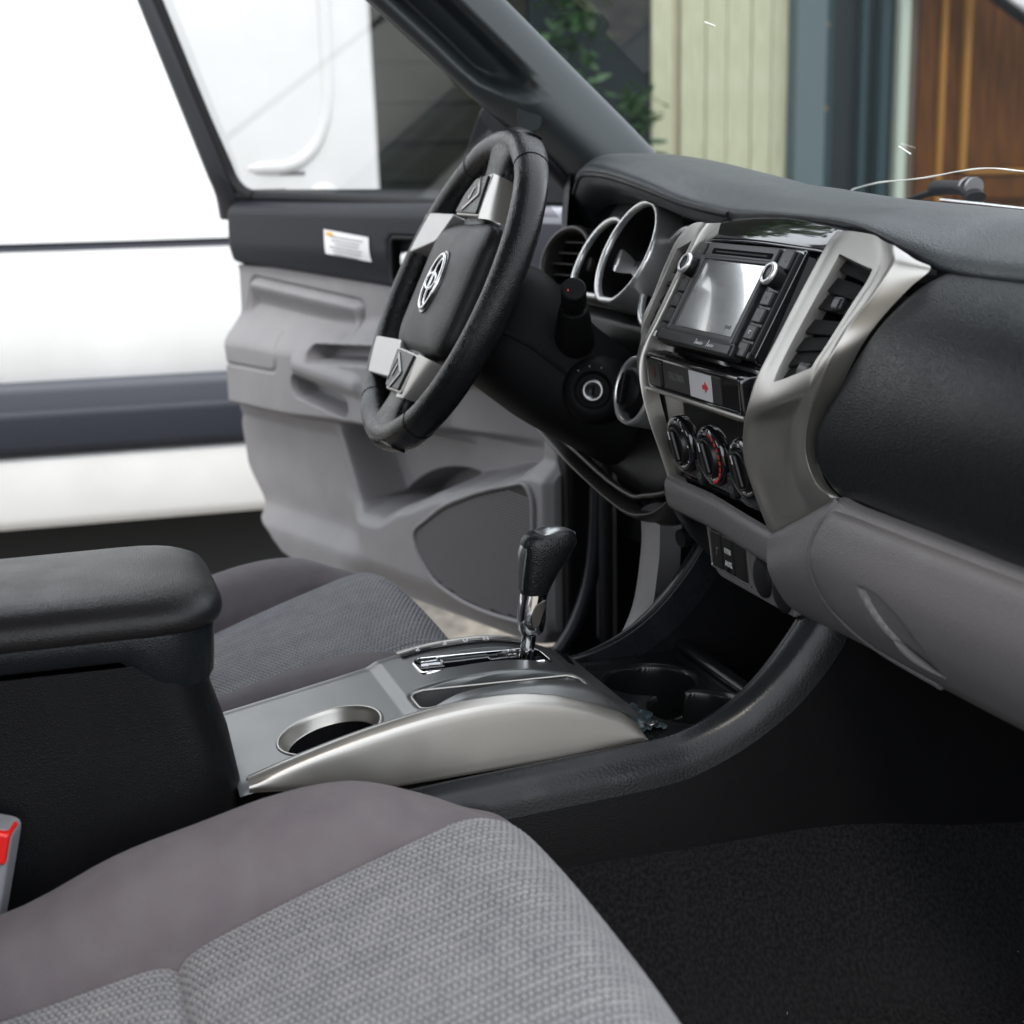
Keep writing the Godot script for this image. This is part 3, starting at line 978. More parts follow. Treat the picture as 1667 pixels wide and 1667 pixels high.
func build_door():
	var t = thing("driver_door", "open driver door lined in grey plastic with dark upper panel", "car door", Vector3(-0.74, -0.56, -0.077))
	t.transform.basis = Basis(Vector3(sin(deg_to_rad(70)), 0, -cos(deg_to_rad(70))), Vector3.UP, Vector3(cos(deg_to_rad(70)), 0, sin(deg_to_rad(70))))
	var rear := [[-0.56, 0.70], [-0.548, 0.75], [-0.53, 0.78], [-0.50, 0.832], [-0.41, 0.91], [-0.34, 0.924], [-0.308, 0.912], [-0.288, 0.862], [-0.21, 0.862], [-0.185, 0.866], [-0.16, 0.875], [-0.14, 0.88], [-0.06, 0.88], [-0.045, 0.88], [0.0, 0.877], [0.05, 0.875], [0.07, 0.872], [0.09, 0.865]]
	var front := [[-0.56, 0.02], [-0.545, -0.02], [-0.52, -0.045], [-0.24, -0.045], [-0.21, -0.01], [-0.19, 0.06], [-0.1, 0.1], [0.09, 0.1]]
	var make = func(y0: float, y1: float, ny: int, nx: int, edge: float) -> MB:
		var rows := []
		for i in ny + 1:
			var y: float = lerpf(y1, y0, float(i) / ny)
			var a: float = tab(front, y)
			var b: float = tab(rear, y)
			var r := PackedVector3Array()
			for k in 3:
				r.append(DP(b, y, door_n(b, y) - 0.05 + 0.014 * k))
			for j in nx + 1:
				var f := float(j) / nx
				var s: float = lerpf(b, a, f)
				var e: float = minf((b - s), (s - a))
				var n: float = door_n(s, y) - edge * pow(1.0 - ss(0, 0.02, e), 2.0)
				r.append(DP(s, y, n))
			for k in 3:
				r.append(DP(a, y, door_n(a, y) - 0.022 - 0.014 * k))
			rows.append(r)
		return mb().grid(rows)
	var by = func(s): return -0.046 - 0.042 * (0.88 - s)
	obj("lower_panel", make.call(-0.556, -0.045, 230, 320, 0.012), M.grey_trim, t)
	# the dark upper part follows a sloping seam, a few millimetres proud of the grey
	var rows := []
	for i in 41:
		var f := i / 40.0
		var r := PackedVector3Array()
		for j in 81:
			var s: float = lerpf(0.0, 1.0, j / 80.0)
			var yb: float = by.call(lerpf(0.9, 0.12, s))
			var y: float = lerpf(0.088, yb, f)
			var a: float = tab(front, y)
			var b: float = tab(rear, maxf(y, -0.04))
			var q: float = lerpf(b, a, s)
			var e: float = minf(b - q, q - a)
			var n: float = door_n(q, y) + 0.007 - 0.016 * pow(1.0 - ss(0, 0.02, e), 2.0) - 0.02 * pow(1.0 - ss(0.0, 0.015, y - yb), 2.0) - 0.03 * pow(ss(0.06, 0.088, y), 1.0)
			if j == 0:
				r.append(DP(q, y, n - 0.06))
				r.append(DP(q, y, n - 0.02))
			# pocket of the inner handle
			var hp := sdb(q - 0.26, y + 0.018, 0.074, 0.036, 0.012)
			n -= 0.022 * (1.0 - ss(-0.004, 0.002, hp))
			r.append(DP(q, y, n))
		rows.append(r)
	obj("upper_panel", mb().grid(rows), M.door_dark, t)
	# handle frame, lever
	var hx := Transform3D(Basis(Vector3(-1, 0, 0), Vector3.UP, Vector3(0, 0, -1)) * Basis(Vector3.UP, PI), DP(0.26, -0.018, door_n(0.26, -0.018) + 0.009))
	hx = Transform3D(Basis(), DP(0.26, -0.018, door_n(0.26, -0.018) + 0.007))
	obj("handle_frame", mb().frame(rr(0.156, 0.08, 0.016), rr(0.138, 0.062, 0.01), hx, [[0, -0.01], [0.0, 0.001], [0.3, 0.004], [0.7, 0.004], [1.0, 0.001], [1.0, -0.015]]), M.black, t)
	obj("handle", mb().tube(PackedVector3Array([hx * v(-0.05, 0.0, -0.004), hx * v(0.0, 0.004, 0.001), hx * v(0.05, 0.0, -0.004)]), func(f): return Vector2(0.014, 0.005), 12, false, v(0, 0, 1)), M.ring, t)
	# caution label
	var st = mb()
	var g := []
	for i in 5:
		var r := PackedVector3Array()
		for j in 9:
			var s: float = lerpf(0.525, 0.392, j / 8.0)
			var y: float = lerpf(lerpf(0.026, 0.016, j / 8.0), lerpf(-0.013, -0.022, j / 8.0), i / 4.0)
			r.append(DP(s, y, door_n(s, y) + 0.0085))
		g.append(r)
	st.grid(g)
	var lab = obj("caution_label", st, M.paper, t)
	var slope := Basis(Vector3.BACK, -0.07)
	for k in 6:
		obj("print_line", mb().box(DP(0.456 + 0.004 * (k % 2), 0.012 - k * 0.0055, door_n(0.49, 0.0) + 0.0094), v(0.095 - 0.012 * (k % 3), 0.0012, 0.0004), 0, slope), M.print_dim, lab)
	obj("print_mark", mb().box(DP(0.507, 0.019, door_n(0.53, 0.019) + 0.0094), v(0.02, 0.006, 0.0004), 0, slope), M.amber, lab)
	# speaker grille
	var sp := rp([Vector2(-0.285, -0.432), Vector2(-0.2, -0.378), Vector2(-0.11, -0.343), Vector2(-0.005, -0.313), Vector2(0.011, -0.33), Vector2(0.012, -0.49), Vector2(-0.01, -0.514), Vector2(-0.086, -0.519), Vector2(-0.16, -0.516), Vector2(-0.235, -0.5), Vector2(-0.272, -0.465)], 0.03, 5)
	var base := door_n(0.15, -0.45)
	var lo := PackedVector2Array()
	for q in sp:
		lo.append(q + Vector2(0, 0.56))
	obj("speaker_rim", mb().frame(shrink(lo, -0.006), shrink(lo, 0.001), Transform3D(Basis(), v(0, 0, base)), [[0, -0.01], [0.0, 0.003], [0.3, 0.006], [0.8, 0.006], [1.0, 0.001]]), M.grey_trim, t)
	var spk = obj("speaker_grille", mb().prism(lo, Transform3D(Basis(), v(0, 0, base)), -0.01, 0.002), M.grille, t)
	# ribs of the grille, trimmed to its outline
	var rb = mb()
	for k in 46:
		var y: float = lo[0].y - 0.088 + k * 0.0047
		for seg in Geometry2D.intersect_polyline_with_polygon(PackedVector2Array([Vector2(-0.3, y + 0.012), Vector2(0.04, y - 0.012)]), shrink(lo, 0.004)):
			var a: Vector2 = seg[0]
			var b: Vector2 = seg[seg.size() - 1]
			rb.box(v((a.x + b.x) / 2, (a.y + b.y) / 2, base + 0.0023), v(a.distance_to(b), 0.0021, 0.0024), 0, Basis(Vector3.BACK, (b - a).angle() if b.x > a.x else (a - b).angle()))
	obj("grille_ribs", rb, M.grille_rib, spk).set_meta("kind", "stuff")
	# window: frame, rubber, glass
	var fr := spl([DP(0.893, 0.04, -0.01), DP(0.89, 0.085, 0.0), DP(0.897, 0.13, 0.015), DP(0.925, 0.23, 0.04), DP(0.955, 0.34, 0.068), DP(0.985, 0.45, 0.095), DP(1.0, 0.53, 0.115)], 6)
	obj("window_frame", mb().tube(fr, func(f): return Vector2(0.03 - 0.012 * f, 0.022), 14, false, v(0.3, 0, 1)), M.seal, t)
	obj("window_rubber", mb().tube(spl([DP(0.80, 0.078, -0.004), DP(0.835, 0.086, -0.002), DP(0.858, 0.105, 0.004), DP(0.872, 0.14, 0.012), DP(0.905, 0.24, 0.038), DP(0.965, 0.45, 0.09)], 6), 0.009, 10), M.rubber, t)
	obj("belt_rubber", mb().tube(PackedVector3Array([DP(0.89, 0.079, -0.006), DP(0.6, 0.074, -0.006), DP(0.1, 0.06, -0.006)]), 0.009, 10), M.rubber, t)
	obj("window_frame_top", mb().tube(spl([DP(1.0, 0.53, 0.115), DP(0.7, 0.54, 0.12), DP(0.5, 0.52, 0.105), DP(0.31, 0.4, 0.07), DP(0.1, 0.225, 0.03), DP(-0.03, 0.145, 0.0), DP(-0.085, 0.09, -0.01)], 6), 0.013, 10), M.seal, t)
	obj("window_glass", mb().grid([PackedVector3Array([DP(0.985, 0.5, 0.098), DP(0.4, 0.5, 0.098)]), PackedVector3Array([DP(0.88, 0.05, -0.012), DP(-0.03, 0.05, -0.012)])]), M.glass_door, t)
	var sail := PackedVector2Array()
	for q in rp([Vector2(0.22, 0.07), Vector2(-0.075, 0.065), Vector2(-0.075, 0.10), Vector2(0.0, 0.15), Vector2(0.1, 0.215), Vector2(0.135, 0.2)], 0.012, 3):
		sail.append(Vector2(-q.x, q.y + 0.56))
	obj("sail_panel", mb().prism(sail, Transform3D(Basis(), v(0, 0, -0.02)), -0.02, 0.014, 0.005), M.door_dark, t)
	# outer skin and the end with its grooves
	obj("outer_skin", mb().box(v(-0.43, 0.31, -0.205), v(0.92, 0.62, 0.06), 0.03), M.paint, t)
	obj("front_seal", mb().tube(PackedVector3Array([DP(-0.055, -0.24, -0.03), DP(-0.057, -0.53, -0.03)]), 0.012, 10), M.rubber, t)
	obj("front_flange", mb().box(v(0.078, 0.3, -0.045), v(0.035, 0.55, 0.03), 0.01), M.grey_trim, t)
	obj("front_seal", mb().tube(PackedVector3Array([DP(-0.1, -0.2, -0.03), DP(-0.1, -0.53, -0.03)]), 0.01, 10), M.rubber, t)
	obj("hinge", mb().box(v(0.12, 0.2, -0.08), v(0.06, 0.06, 0.05), 0.01), M.matt, t)

# ---------------------------------------------------------------- dashboard
func build_dashboard():
	var t = thing("dashboard", "dark soft dashboard with instrument hood above grey lower panels", "dashboard", v(0, -0.3, -0.2))
	var o := v(0, 0.3, 0.2)
	var sh = func(a: Array) -> PackedVector3Array:
		var r := PackedVector3Array()
		for q in a:
			r.append(q + o)
		return r
	# top pad, one profile per station from the hood's edge to the windscreen
	var st := [
		[v(-0.68, 0.03, -0.13), v(-0.68, 0.06, -0.135), v(-0.68, 0.075, -0.16), v(-0.68, 0.07, -0.22), v(-0.68, 0.04, -0.32)],
		[v(-0.63, 0.085, -0.09), v(-0.628, 0.103, -0.093), v(-0.625, 0.114, -0.12), v(-0.625, 0.1, -0.2), v(-0.62, 0.035, -0.34)],
		[v(-0.56, 0.106, -0.072), v(-0.56, 0.118, -0.078), v(-0.555, 0.128, -0.105), v(-0.55, 0.112, -0.2), v(-0.55, 0.03, -0.36)],
		[v(-0.47, 0.109, -0.053), v(-0.47, 0.121, -0.062), v(-0.465, 0.130, -0.095), v(-0.46, 0.116, -0.2), v(-0.45, 0.03, -0.38)],
		[v(-0.39, 0.105, -0.048), v(-0.385, 0.115, -0.058), v(-0.38, 0.1235, -0.09), v(-0.37, 0.11, -0.2), v(-0.36, 0.03, -0.4)],
		[v(-0.30, 0.093, -0.05), v(-0.295, 0.102, -0.06), v(-0.29, 0.112, -0.095), v(-0.28, 0.1, -0.2), v(-0.27, 0.03, -0.41)],
		[v(-0.21, 0.079, -0.053), v(-0.21, 0.088, -0.065), v(-0.205, 0.1015, -0.1), v(-0.2, 0.09, -0.2), v(-0.2, 0.03, -0.415)],
		[v(-0.11, 0.07, -0.054), v(-0.11, 0.08, -0.066), v(-0.11, 0.0925, -0.1), v(-0.11, 0.085, -0.2), v(-0.11, 0.03, -0.42)],
		[v(0.0, 0.068, -0.053), v(0.0, 0.0755, -0.066), v(0.0, 0.083, -0.1), v(0.0, 0.078, -0.2), v(0.0, 0.03, -0.42)],
		[v(0.13, 0.064, -0.045), v(0.13, 0.073, -0.06), v(0.13, 0.0785, -0.1), v(0.13, 0.073, -0.2), v(0.13, 0.03, -0.42)],
		[v(0.21, 0.048, -0.043), v(0.21, 0.062, -0.056), v(0.21, 0.0755, -0.1), v(0.21, 0.07, -0.2), v(0.2, 0.03, -0.41)],
		[v(0.27, 0.036, -0.044), v(0.27, 0.053, -0.056), v(0.27, 0.072, -0.105), v(0.27, 0.067, -0.2), v(0.27, 0.025, -0.4)],
		[v(0.4, 0.034, -0.044), v(0.4, 0.051, -0.056), v(0.4, 0.0695, -0.105), v(0.4, 0.063, -0.2), v(0.4, 0.025, -0.38)],
		[v(0.7, 0.03, -0.05), v(0.7, 0.047, -0.06), v(0.7, 0.065, -0.11), v(0.7, 0.058, -0.2), v(0.69, 0.02, -0.33)]]
	var rows := []
	for k in st.size():
		var s: Array = st[k]
		var uf: float = clampf((s[0].x + 0.66) / 0.5, 0, 1) * clampf((-0.06 - s[0].x) / 0.05, 0, 1)
		# underside of the hood runs back to the instruments
		var under: Vector3 = s[0] + v(0, -0.02, -0.012)
		var a := [v(s[0].x, minf(s[0].y - 0.03, 0.07), -0.12), under, s[0] + v(0, -0.006, 0.001)] if s[0].x < -0.06 else [s[0] + v(0, -0.012, -0.04), s[0] + v(0, -0.008, -0.015), s[0] + v(0, -0.003, -0.003)]
		rows.append(sh.call(a + [s[0] + v(0, 0.004, 0.0005)] + s.slice(1)))
	obj("top_pad", mb().grid(fine(rows, 5, 5), false, false, true), M.dash_top, t)
	# stitched rim of the hood
	var rim := []
	for k in range(1, 8):
		rim.append(st[k][0] + o + v(0, -0.002, 0.002))
	obj("hood_edge", mb().tube(spl(rim, 6), 0.0035, 8), M.dash_black, t)
	# black pad in front of the passenger
	var left := [v(0.254, 0.036, -0.046), v(0.244, 0.022, -0.026), v(0.233, 0.0, -0.008), v(0.222, -0.025, 0.004), v(0.207, -0.052, 0.0115), v(0.181, -0.082, 0.013), v(0.168, -0.110, 0.0095), v(0.18, -0.130, 0.004), v(0.19, -0.141, -0.004)]
	rows = []
	for q in left:
		var r := []
		for f in [0.0, 0.02, 0.08, 0.25, 0.5, 0.75, 1.0]:
			var x: float = lerpf(q.x, 0.74, f)
			var bulge: float = 0.012 * sin(PI * clampf((0.04 - q.y) / 0.18, 0, 1)) * (1.0 - exp(-f * 12.0))
			r.append(v(x, q.y - 0.004 * f, q.z + bulge - 0.01 * (1 if f == 0.0 else 0) - 0.02 * pow(f, 3)) + o)
		rows.append(r)
	obj("passenger_pad", mb().grid(fine(rows, 6, 5)), M.dash_black, t)
	obj("pad_seam", mb().box(o + v(0.48, 0.0345, -0.05), v(0.46, 0.004, 0.012)), M.matt, t)
	# grey lower part: from the stack's foot to the glove box and round below
	var prof := [[-0.139, 0.0], [-0.146, 0.008], [-0.165, 0.015], [-0.19, 0.0165], [-0.22, 0.007], [-0.247, -0.012], [-0.268, -0.035], [-0.282, -0.075], [-0.28, -0.2]]
	rows = []
	for k in prof.size():
		var y: float = prof[k][0]
		var z: float = prof[k][1]
		var r := []
		for f in [0.0, 0.5, 1.0]:
			var ytop: float = lerpf(-0.187, -0.139, f)
			var yy: float = ytop + (y + 0.139) * (1.0 - 0.38 * (1.0 - f))
			r.append(o + v(lerpf(0.105, 0.2, f) + (0.006 if k > 2 else 0.0) * (1 - f), yy, z + 0.004 * (1 - f) - 0.006 * (1 - f) * (1 if k > 1 and k < 5 else 0)))
		for x in [0.24, 0.35, 0.5, 0.74]:
			r.append(o + v(x, y, z - 0.03 * pow((x - 0.2) / 0.54, 2)))
		rows.append(r)
	obj("lower_panel", mb().grid(fine(rows, 5, 5)), M.grey_dash, t)
	# foot of the centre stack, above the socket panel
	rows = []
	for q in [[-0.176, 0.012], [-0.179, 0.016], [-0.185, 0.018], [-0.2, 0.016], [-0.208, 0.012], [-0.2125, 0.004], [-0.214, -0.006], [-0.214, -0.03]]:
		var r := []
		for x in [-0.098, -0.05, 0.0, 0.05, 0.09, 0.108]:
			var dy: float = -0.010 * ss(0.0, 0.108, x)
			r.append(o + v(x, q[0] + dy, q[1] - 0.006 * ss(0.02, 0.108, x)))
		rows.append(r)
	obj("stack_foot", mb().grid(fine(rows, 3, 4)), M.grey_dash, t)
	# socket panel under it
	var px := Transform3D(Basis(Vector3.RIGHT, 0.12), o + v(0.024, -0.2385, -0.012))
	var pan = obj("socket_panel", mb().prism(rp([Vector2(-0.082, 0.026), Vector2(-0.075, -0.014), Vector2(-0.062, -0.0255), Vector2(0.088, -0.0255), Vector2(0.088, 0.026)], 0.006), px, -0.03, 0.003, 0.002), M.grey_dash, t)
	obj("pocket_wall", mb().grid(fine([[o + v(-0.1, -0.2, 0.012), o + v(-0.1, -0.21, -0.01), o + v(-0.08, -0.215, -0.03)], [o + v(-0.1, -0.215, 0.006), o + v(-0.085, -0.23, -0.012), o + v(-0.07, -0.235, -0.03)], [o + v(-0.085, -0.235, -0.004), o + v(-0.07, -0.25, -0.015), o + v(-0.055, -0.262, -0.03)]], 3, 3)), M.black, t)
	for k in 3:
		var sw = obj("switch_blank", mb().prism(rr(0.0225, 0.036, 0.002, -0.058 + k * 0.0245, 0.002), px, 0.0, 0.0046, 0.0012), M.radio, pan)
		if k == 1:
			words("lettering", "USB", 0.0052, px * Transform3D(Basis(), v(-0.0335, 0.0058, 0.0048)), M.print, sw, true)
			words("lettering", "AUX", 0.0052, px * Transform3D(Basis(), v(-0.0335, -0.0065, 0.0048)), M.print, sw, true)
			obj("socket", mb().prism(rr(0.007, 0.004, 0.001, -0.0335, -0.0125), px, 0.0, 0.0049), M.matt, sw)
		if k == 0:
			obj("symbol", mb().prism(rr(0.005, 0.001, 0.0002, -0.056, 0.004), px, 0.0, 0.0049), M.print_dim, sw)
			obj("symbol", mb().prism(rr(0.001, 0.006, 0.0002, -0.058, 0.0), px, 0.0, 0.0049), M.print_dim, sw)
	obj("panel_line", mb().frame(rr(0.084, 0.041, 0.002, -0.033, 0.002), rr(0.082, 0.039, 0.002, -0.033, 0.002), px, [[0, 0.002], [0.2, 0.0038], [0.8, 0.0038], [1, 0.002]]), M.steel, pan)
	for k in 2:
		var c := px * Transform3D(Basis(), v(0.034 + 0.036 * k, -0.002 - 0.004 * k, 0.0))
		obj("socket_cap", mb().lathe([Vector2(0.0, 0.008), Vector2(0.011, 0.008), Vector2(0.0145, 0.006), Vector2(0.0155, 0.002), Vector2(0.0155, -0.004)], c, 24, 1.0, 1.25), M.rubber, pan)
		obj("cap_tab", mb().prism(rr(0.01, 0.006, 0.002, 0.0, 0.018), c, 0.0, 0.007, 0.001), M.rubber, pan)
	# knee panel on the driver's side with its taupe silver trim
	rows = []
	for x in [-0.67, -0.5, -0.37, -0.27, -0.2, -0.135]:
		var yb: float = tab([[-0.67, -0.15], [-0.5, -0.178], [-0.37, -0.203], [-0.27, -0.219], [-0.2, -0.219], [-0.135, -0.2]], x)
		rows.append([o + v(x, -0.047, -0.12), o + v(x, -0.05, -0.042), o + v(x, -0.066, -0.03), o + v(x, -0.12, -0.028), o + v(x, yb, -0.012), o + v(x, yb - 0.006, -0.06)])
	obj("knee_panel", mb().grid(fine(rows, 4, 4), false, false, true), M.black, t)
	var up := spl([v(-0.67, -0.135, 0.0), v(-0.55, -0.165, 0.006), v(-0.46, -0.187, 0.008), v(-0.37, -0.202, 0.006), v(-0.29, -0.216, 0.004), v(-0.22, -0.222, 0.002), v(-0.18, -0.214, 0.004), v(-0.15, -0.207, 0.006), v(-0.125, -0.2, 0.004)], 5)
	obj("knee_trim", mb().tube(_off(up, o), func(f): return Vector2(0.003, 0.003), 12, false, v(0, 0.5, 1)), M.taupe, t)
	var lo2 := spl([v(-0.6, -0.18, -0.01), v(-0.46, -0.205, -0.006), v(-0.37, -0.222, -0.006), v(-0.27, -0.238, -0.008), v(-0.2, -0.241, -0.006), v(-0.14, -0.229, 0.0), v(-0.1, -0.205, 0.004)], 5)
	obj("knee_bolster", mb().tube(_off(lo2, o), func(f): return Vector2(0.005, 0.024) * lerpf(1.0, 0.45, ss(0.75, 1.0, f)), 14, false, v(0, 0.3, 1)), M.taupe, t)
	# grey tunnel trim beside the pedals
	rows = [
		[o + v(-0.235, -0.23, -0.06), o + v(-0.215, -0.233, -0.012), o + v(-0.185, -0.235, 0.004), o + v(-0.14, -0.236, 0.004)],
		[o + v(-0.23, -0.27, -0.06), o + v(-0.212, -0.275, -0.012), o + v(-0.183, -0.279, 0.006), o + v(-0.14, -0.28, 0.006)],
		[o + v(-0.225, -0.34, -0.05), o + v(-0.208, -0.343, 0.0), o + v(-0.183, -0.345, 0.02), o + v(-0.14, -0.345, 0.02)],
		[o + v(-0.2, -0.385, 0.0), o + v(-0.19, -0.39, 0.045), o + v(-0.172, -0.392, 0.062), o + v(-0.135, -0.392, 0.066)],
		[o + v(-0.19, -0.42, 0.06), o + v(-0.18, -0.43, 0.11), o + v(-0.16, -0.435, 0.135), o + v(-0.135, -0.437, 0.14)],
		[o + v(-0.18, -0.47, 0.12), o + v(-0.17, -0.485, 0.2), o + v(-0.15, -0.49, 0.22), o + v(-0.13, -0.49, 0.22)]]
	obj("tunnel_trim", mb().grid(fine(rows, 5, 6)), M.grey_trim, t)
	obj("release_knob", mb().tube(PackedVector3Array([o + v(-0.105, -0.238, -0.03), o + v(-0.1, -0.241, 0.0)]), 0.009, 14), M.black, t)
	# instruments
	var gx := pt(0.0, 0.4538, o + v(-0.37, 0, -0.055))
	obj("cluster_face", mb().prism(rr(0.42, 0.17, 0.04, 0.0, 0.012), gx, -0.05, -0.03), M.black, t)
	var D = func(cx: float, cy: float, rx: float, ry: float, flat: float, r: float) -> PackedVector2Array:
		var p := []
		var a0 := asin(clampf((flat - cy) / ry, -1, 1))
		for k in 33:
			var a: float = lerpf(a0, PI - a0, k / 32.0)
			p.append(Vector2(cx + rx * cos(a), cy + ry * sin(a)))
		return rp(p, r, 2)
	var defs := [["left", -0.108, 0.006, 0.064, 0.06, -0.038, -0.004], ["middle", 0.008, 0.018, 0.066, 0.064, -0.043, 0.012], ["right", 0.102, 0.002, 0.054, 0.06, -0.06, -0.006]]
	for d in defs:
		var outl: PackedVector2Array = D.call(d[1], d[2], d[3], d[4], d[5], 0.008)
		var xf := gx * Transform3D(Basis(), v(0, 0, d[6]))
		var rg = obj("gauge_ring", mb().frame(outl, shrink(outl, 0.0075), xf, [[0, -0.03], [0, 0.0], [0.15, 0.0035], [0.5, 0.0045], [0.85, 0.0035], [1, 0.0], [1.0, -0.012]]), M.ring, t)
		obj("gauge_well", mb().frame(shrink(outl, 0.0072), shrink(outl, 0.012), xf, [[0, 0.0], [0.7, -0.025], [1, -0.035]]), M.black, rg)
		obj("gauge_lens", mb().prism(shrink(outl, 0.01), xf, -0.036, -0.034), M.gloss, rg)
	# driver's side vent
	var vx := Transform3D(Basis(Vector3.UP, 0.25) * Basis(Vector3.RIGHT, -0.3), o + v(-0.585, 0.0, -0.062))
	var vt = obj("side_vent", mb().frame(ell(0, 0, 0.056, 0.047, 36), ell(0, 0, 0.047, 0.038, 36), vx, [[0, -0.03], [0, 0.0], [0.3, 0.006], [0.7, 0.006], [1, 0.0], [1, -0.03]]), M.taupe, t)
	for k in 5:
		obj("vane", mb().box(vx * v(0, -0.028 + 0.014 * k, -0.012), v(0.085 - 0.02 * absf(k - 2), 0.002, 0.016), 0, vx.basis * Basis(Vector3.RIGHT, 0.3)), M.black, vt)
	obj("vent_throat", mb().prism(ell(0, 0, 0.05, 0.041, 30), vx, -0.04, -0.03), M.black, vt)
	# end cap of the dashboard beside the pillar
	obj("end_cap", mb().grid(fine([[o + v(-0.69, 0.06, -0.28), o + v(-0.688, 0.11, -0.19), o + v(-0.668, 0.125, -0.10), o + v(-0.645, 0.12, -0.09)], [o + v(-0.695, 0.03, -0.3), o + v(-0.69, 0.06, -0.16), o + v(-0.668, 0.06, -0.088), o + v(-0.625, 0.04, -0.075)], [o + v(-0.695, -0.03, -0.3), o + v(-0.692, -0.01, -0.16), o + v(-0.672, -0.02, -0.09), o + v(-0.62, -0.03, -0.072)], [o + v(-0.695, -0.16, -0.3), o + v(-0.692, -0.15, -0.15), o + v(-0.672, -0.15, -0.09), o + v(-0.62, -0.16, -0.06)]], 4, 4)), M.dash_black, t)
	# transfer case dial in its silver ring
	var dx := look_xf(o + v(-0.187, -0.106, 0.012), v(0.25, 0.25, 1))
	var dr = obj("selector_ring", mb().frame(ell(0, 0, 0.03, 0.036, 40), ell(0, 0, 0.024, 0.03, 40), dx, [[0, -0.03], [0, 0.0], [0.25, 0.005], [0.75, 0.005], [1, 0.0], [1, -0.02]]), M.ring, t)
	obj("selector_knob", mb().lathe([Vector2(0.0, 0.012), Vector2(0.014, 0.012), Vector2(0.019, 0.008), Vector2(0.0205, -0.004), Vector2(0.026, -0.008)], dx, 32, 1.0, 1.2), M.black, dr)
	obj("selector_grip", mb().box(dx * v(0, 0, 0.014), v(0.006, 0.032, 0.01), 0.002, dx.basis), M.black, dr)

func _off(p: PackedVector3Array, o: Vector3) -> PackedVector3Array:
	var r := PackedVector3Array()
	for q in p:
		r.append(q + o)
	return r

func build_glove_box():
	var t = thing("glove_box", "closed grey glove box door with a recessed handle", "glove box", v(0.45, -0.34, 0))
	var o := v(-0.45, 0.34, 0)
	var prof := [[-0.143, 0.004], [-0.149, 0.0125], [-0.166, 0.019], [-0.19, 0.0205], [-0.218, 0.012], [-0.240, -0.0025], [-0.256, -0.018], [-0.26, -0.024]]
	var lx := [0.207, 0.203, 0.193, 0.186, 0.19, 0.205, 0.235, 0.26]
	var rows := []
	for k in prof.size():
		var r := []
		var x0: float = lx[k]
		for f in [0.0, 0.006, 0.02, 0.1, 0.3, 0.6, 1.0]:
			var x: float = lerpf(x0, 0.74, f)
			var z: float = prof[k][1] - 0.03 * pow((x - 0.2) / 0.54, 2)
			if f == 0.0:
				z -= 0.012
			elif f < 0.01:
				z -= 0.003
			if k == 0 or k == prof.size() - 1:
				z -= 0.01
			r.append(v(x, prof[k][0], z) + o)
		rows.append(r)
	var g = fine(rows, 26, 26)
	for r in g:
		for k in r.size():
			var q: Vector3 = r[k] - o
			# hollow behind the handle
			var ux: float = (q.x - 0.303) * 0.82 - (q.y + 0.2125) * 0.57
			var uy: float = (q.x - 0.303) * 0.57 + (q.y + 0.2125) * 0.82
			var lens: float = maxf(Vector2(ux, uy - 0.075).length() - 0.0925, Vector2(ux, uy + 0.05).length() - 0.062)
			r[k] += v(0, 0, -0.011) * ((1.0 - ss(-0.0035, 0.0008, lens)) * 0.55 + 0.45 * (1.0 - ss(-0.014, -0.002, lens)))
	obj("door", mb().grid(g), M.grey_dash, t)
	obj("handle", mb().tube(_off(spl([v(0.293, -0.2275, 0.0055), v(0.31, -0.2345, 0.0015), v(0.328, -0.2385, -0.0015), v(0.343, -0.2405, -0.004)], 6), o), func(f): return Vector2(0.0006 + 0.0028 * sin(PI * sqrt(f) * 0.97), 0.0022), 12, false, v(0, 0.4, 1)), M.grey_dash, t)
	obj("seam", mb().tube(_off(spl([v(0.203, -0.141, 0.003), v(0.197, -0.152, 0.009), v(0.1885, -0.166, 0.0135), v(0.1815, -0.19, 0.0145), v(0.1855, -0.218, 0.006), v(0.2, -0.241, -0.008), v(0.23, -0.258, -0.024), v(0.3, -0.264, -0.031)], 6), o), 0.0035, 8), M.grey_dash, t)

